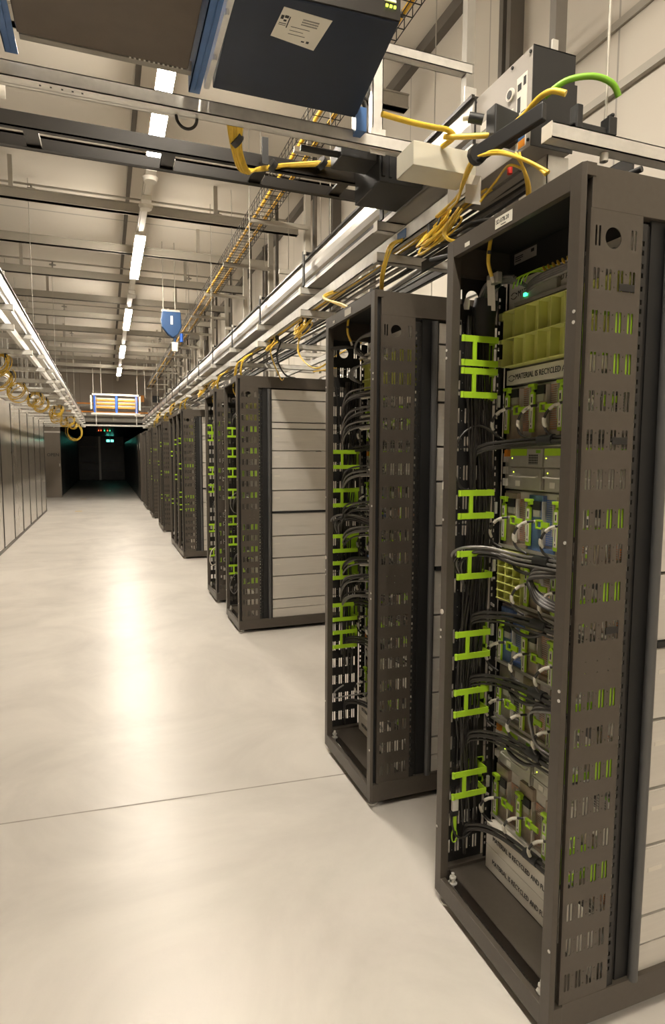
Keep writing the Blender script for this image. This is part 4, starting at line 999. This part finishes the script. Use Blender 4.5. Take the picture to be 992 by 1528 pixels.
MB().box(-.0012, 0, .09, .12, .12, .15).build('small_sticker', 'paper', t)
MB().cyl((-.006, .105, .195), (0, .105, .195), .019, 18).build('socket_ring', 'white', t); MB().cyl((-.0075, .105, .195), (-.006, .105, .195), .012, 16).build('socket', 'black', t)
ss = MB()
for y, z_ in ((.012, .27), (.012, .02), (.10, .272), (.30, .272)): ss.cyl((-.004, y, z_), (0, y, z_), .005, 8)
ss.build('case_screws', 'rackin', t)
t = thing('power_plug', 'black moulded plug block in front of the grey instrument box', 'plug', (1.135, 1.66, 2.54))
MB().prism([(0, 0), (.10, .0), (.108, .03), (.108, .07), (.09, .085), (.0, .10)], 0, .05).build('plug_block', 'black', t, .004)
MB().cyl((-.03, .10, .10), (.01, .08, .09), .016, 12).build('cable_gland', 'black', t)
MB().cyl((-.045, .11, .10), (-.03, .10, .10), .010, 12).build('white_ring', 'white', t)
# black busbar equipment behind
t = thing('tap_off_box', 'black power tap box on the busway behind the cross strut', 'tap box', (1.02, 2.25, 2.63))
MB().box(0, .20, 0, .25, .0, .14).box(.10, .20, -.02, .0, .02, .12).box(-.15, 0, .02, .14, .08, .14).build('tap_case', 'black', t, .004)
rb = MB()
for k in range(6): rb.box(.01+.03*k, .022+.03*k, -.008, 0, .02, .12)
rb.build('cooling_ribs', 'black', t)
MB().cyl((-.3, .03, .13), (.0, .03, .12), .012, 8).cyl((-.3, .06, .10), (.0, .06, .10), .012, 8).build('conduit', 'black', t)
# white plates and yellow leads between the strut and the nearest rack
t = thing('white_plate', 'white folded sheet plate below the black duct above the nearest rack', 'plate', (1.18, 1.80, 2.40))
MB().prism([(0, 0), (.09, .04), (.09, .13), (0, .09)], 0, .003, 'x').build('sheet', 'white', t)
MB().prism([(0, .09), (.09, .13), (.11, .11), (.02, .07)], -.02, 0, 'x').build('fold', 'white', t)
t = thing('grey_bracket', 'grey bracket plate behind the end of the nearest arm', 'bracket', (1.30, 1.62, 2.38))
MB().box(0, .08, 0, .003, 0, .12).box(0, .003, 0, .1, 0, .12).build('sheet', 'zinc', t)
ydrop([(1.20, 2.10, 2.47), (1.18, 1.95, 2.47), (1.13, 1.80, 2.475), (1.10, 1.70, 2.49), (1.11, 1.62, 2.47), (1.13, 1.50, 2.40), (1.15, 1.42, 2.34)], 'twin yellow leads rising from the coil to the black duct', 2, .0055, 3)
ydrop([(1.13, 1.55, 2.44), (1.14, 1.53, 2.40), (1.15, 1.52, 2.34), (1.16, 1.52, 2.262)], 'yellow leads crossing behind the label of the nearest rack', 3, .0045, 4)
ydrop([(1.13, 1.72, 2.37), (1.14, 1.66, 2.41), (1.14, 1.58, 2.415), (1.14, 1.52, 2.40)], 'thin yellow lead arching above the rack label', 1, .004, 5)
t = thing('red_cap', 'tiny red cap among the yellow leads above the nearest rack', 'cap', (1.15, 1.60, 2.41))
M['red'] = mat('red_plastic', (.6, .03, .02), .4); MB().cyl((0, 0, 0), (0, 0, .02), .008, 8).build('cap_body', 'red', t)
for k, z_ in enumerate((2.33, 2.36, 2.30)):
    cab('black_power_lead', ['lower', 'middle', 'upper'][(k+1) % 3]+' black lead snaking over the roof of the nearest rack', [(1.22+.03*k, 2.3, z_+.08), (1.20+.02*k, 2.0, z_+.02), (1.17+.02*k, 1.85, z_), (1.22+.05*k, 1.6, 2.30+.02*k), (1.30+.05*k, 1.35, 2.32+.02*k)], .009, 'black')
tag(MB().box(1.29, 1.305, 1.80, 2.4, 2.36, 2.40).build('black_duct_bar', 'black'), 'black bar rising beside the yellow coil above the nearest rack', 'bar')
tag(MB().box(-.45, -.275, 2.36, 2.364, 2.735, 2.83).cyl((-.40, 2.362, 2.82), (-.40, 2.362, CZ), .004, 6).build('hanging_sign', 'white'), 'white hanging plate cut off by the left edge of the photo', 'plate')

# ------------------------------------------------------------------ left cabinet row
XL = -1.588
y = 6.1; k = 0
while y < 18.7:
    y1_ = min(y+1.25, 18.75)
    t = thing('storage_cabinet', 'glossy grey aisle cabinet, %s of the left row from the camera' % ORD[k], 'cabinet', (XL, y, 0), 'glossy cabinets in the left row')
    w_ = y1_-y
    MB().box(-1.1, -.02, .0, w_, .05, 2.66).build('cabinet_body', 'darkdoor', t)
    MB().box(-.02, 0, .012, w_-.012, .06, 2.50).build('door', 'door', t, .004)
    MB().box(-.025, 0.004, 0, w_, 2.51, 2.69).build('top_trim', 'endface', t, .004)
    MB().box(-.03, .0, 0, w_, 0, .055).build('plinth', 'rack', t)
    MB().box(-.02, .008, -.018, .018, .055, 2.51).build('door_seal', 'rackin', t)
    y = y1_; k += 1
t = thing('end_cabinet', 'plain grey cabinet end with black lettering beside the dark passage', 'cabinet', (-2.12, 24.8, 0))
MB().box(0, .55, 0, .05, .0, 2.78).build('end_panel', 'endface', t, .005)
MB().box(-.02, .56, -.02, 0, 2.38, 2.44).build('reflection_band', 'white', t)  # white strip stands in for a lamp reflection on the cabinet
MB().box(-.02, .56, -.02, 0, 2.72, 2.78).build('reflection_band', 'white', t)  # upper painted lamp reflection
text_mesh('lettering', 'OPEN', .16, lambda u, v, w_: (.08+u, -.004-w_, 1.52+v), 'ink', t)
MB().box(.49, .52, -.006, 0, 1.14, 1.25).build('door_handle', 'white', t)
# dark containment: rows, roof, end doors
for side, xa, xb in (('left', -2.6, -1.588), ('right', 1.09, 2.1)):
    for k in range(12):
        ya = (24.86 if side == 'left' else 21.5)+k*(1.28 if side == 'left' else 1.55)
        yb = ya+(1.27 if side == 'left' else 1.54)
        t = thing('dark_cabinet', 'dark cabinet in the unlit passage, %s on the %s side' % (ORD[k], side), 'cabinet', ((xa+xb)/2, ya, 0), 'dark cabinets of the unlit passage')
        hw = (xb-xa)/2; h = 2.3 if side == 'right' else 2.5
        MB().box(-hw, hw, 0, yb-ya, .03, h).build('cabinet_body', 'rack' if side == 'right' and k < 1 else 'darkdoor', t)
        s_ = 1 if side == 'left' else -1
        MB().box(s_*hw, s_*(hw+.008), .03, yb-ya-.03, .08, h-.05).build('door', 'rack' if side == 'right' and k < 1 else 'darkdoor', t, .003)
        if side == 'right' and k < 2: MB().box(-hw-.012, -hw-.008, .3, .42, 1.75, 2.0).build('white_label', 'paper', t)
trim(MB().box(-2.7, WX, 24.9, 44, 2.72, 2.80), 'darkdoor')
trim(MB().box(-7, WX, 24.9, 25.0, 2.80, CZ), 'endwall')
for k, (xa, xb) in enumerate(((-1.59, -.42), (-.30, 1.09))):
    o = MB().box(xa, xb, 41.0, 41.06, 0, 2.72).build('door_%d' % (k+1), 'darkdoor', None, .01); struct(o)
    for z_ in (.55, 1.05, 2.05): MB().box(xa+.1, xb-.1, 40.985, 41.0, z_, z_+.06).build('door_rail', 'rack', o)
trim(MB().box(-.42, -.30, 40.95, 41.05, 0, 2.72), 'zinc')
t = thing('exit_sign', 'small glowing green exit sign above the far dark doors', 'sign', (.26, 40.2, 2.44))
MB().box(-.24, .24, 0, .05, -.09, .09).build('sign_case', 'white', t)
MB().cyl((0, .02, .09), (0, .02, .28), .01, 6).build('sign_stem', 'white', t)
MB().box(-.20, -.02, -.004, 0, -.07, .07).box(.04, .2, -.004, 0, -.07, .07).build('sign_light', 'exit', t)
t = thing('indicator_strip', 'row of tiny red and green indicator lights at the far passage ceiling', 'indicator', (-.1, 30, 2.68))
MB().box(-.3, .4, 0, .05, -.04, .04).build('strip_case', 'black', t)
for x, m_ in ((-.2, 'red_led'), (-.1, 'red_led'), (.05, 'green_led'), (.18, 'red_led'), (.28, 'green_led')): MB().box(x, x+.04, -.005, 0, -.02, .02).build('indicator_light', m_, t)
# distant cross frame with blue brackets and orange cable rows
t = thing('patch_frame', 'white framed patch panel with blue brackets and orange cables spanning the far aisle', 'patch frame', (.36, 22, 2.95))
MB().box(-.80, .80, -.02, .02, .60, .66).box(-.80, -.74, -.02, .02, .14, .66).box(.74, .80, -.02, .02, .14, .66).build('frame', 'white', t)
MB().box(-.78, .78, -.04, .0, -.03, .03).build('lower_bar', 'white', t)
for x in (-.66, .02, .66): MB().box(x-.035, x+.035, -.03, .05, .03, .60).build('blue_upright', 'blueplast', t)
for x0_, x1_ in ((-.6, -.03), (.07, .62)):
    for z_ in (.42, .30, .18): 
        MB().box(x0_, x1_, .0, .06, z_, z_+.05).build('cable_row', 'orange', t)
        MB().box(x0_, x1_, .02, .05, z_+.055, z_+.10).build('panel', 'psu', t)
for x in (-.7, -.45, .7, .95): MB().cyl((x, .03, .6), (x, .03, 1.9), .012, 6).build('hanger_rod', 'beam', t)
t = thing('far_tray', 'dark cable tray with orange cables crossing the far aisle behind the frame', 'cable tray', (0, 24.2, 3.0))
MB().box(-2.0, 2.4, 0, .05, 0, .10).box(-2, 2.4, 0, .05, .35, .40).box(-2, 2.4, .2, .25, -.2, .0).build('tray_rails', 'dullzinc', t)
MB().box(-1.3, 2.0, -.02, .0, .12, .17).box(-1.3, -.2, -.02, 0, .42, .47).box(1.25, 1.4, -.02, 0, .55, .8).box(1.1, 1.2, -.02, 0, .55, .8).build('cable_row', 'orange', t)
MB().box(1.7, 1.95, -.02, .0, .55, .8).build('dark_box', 'black', t)
for x in (-1.5, 0.3, 1.9): MB().box(x-.02, x+.02, .05, .09, -.2, 1.85).build('hanger_post', 'beam', t)
t = thing('far_crossbar', 'long grey crossbar below the far patch frame', 'strut', (0, 20.6, 2.50))
MB().box(-.9, 1.4, -.02, .02, -.03, .02).build('bar', 'zinc', t)
for x in (-.25, .95): MB().box(x-.012, x+.012, -.012, .012, .02, .9).build('bar_hanger', 'zinc', t)
for x in (-.7, 1.05): MB().box(x-.15, x+.15, -.08, .08, .30, .36).build('end_bracket', 'white', t)
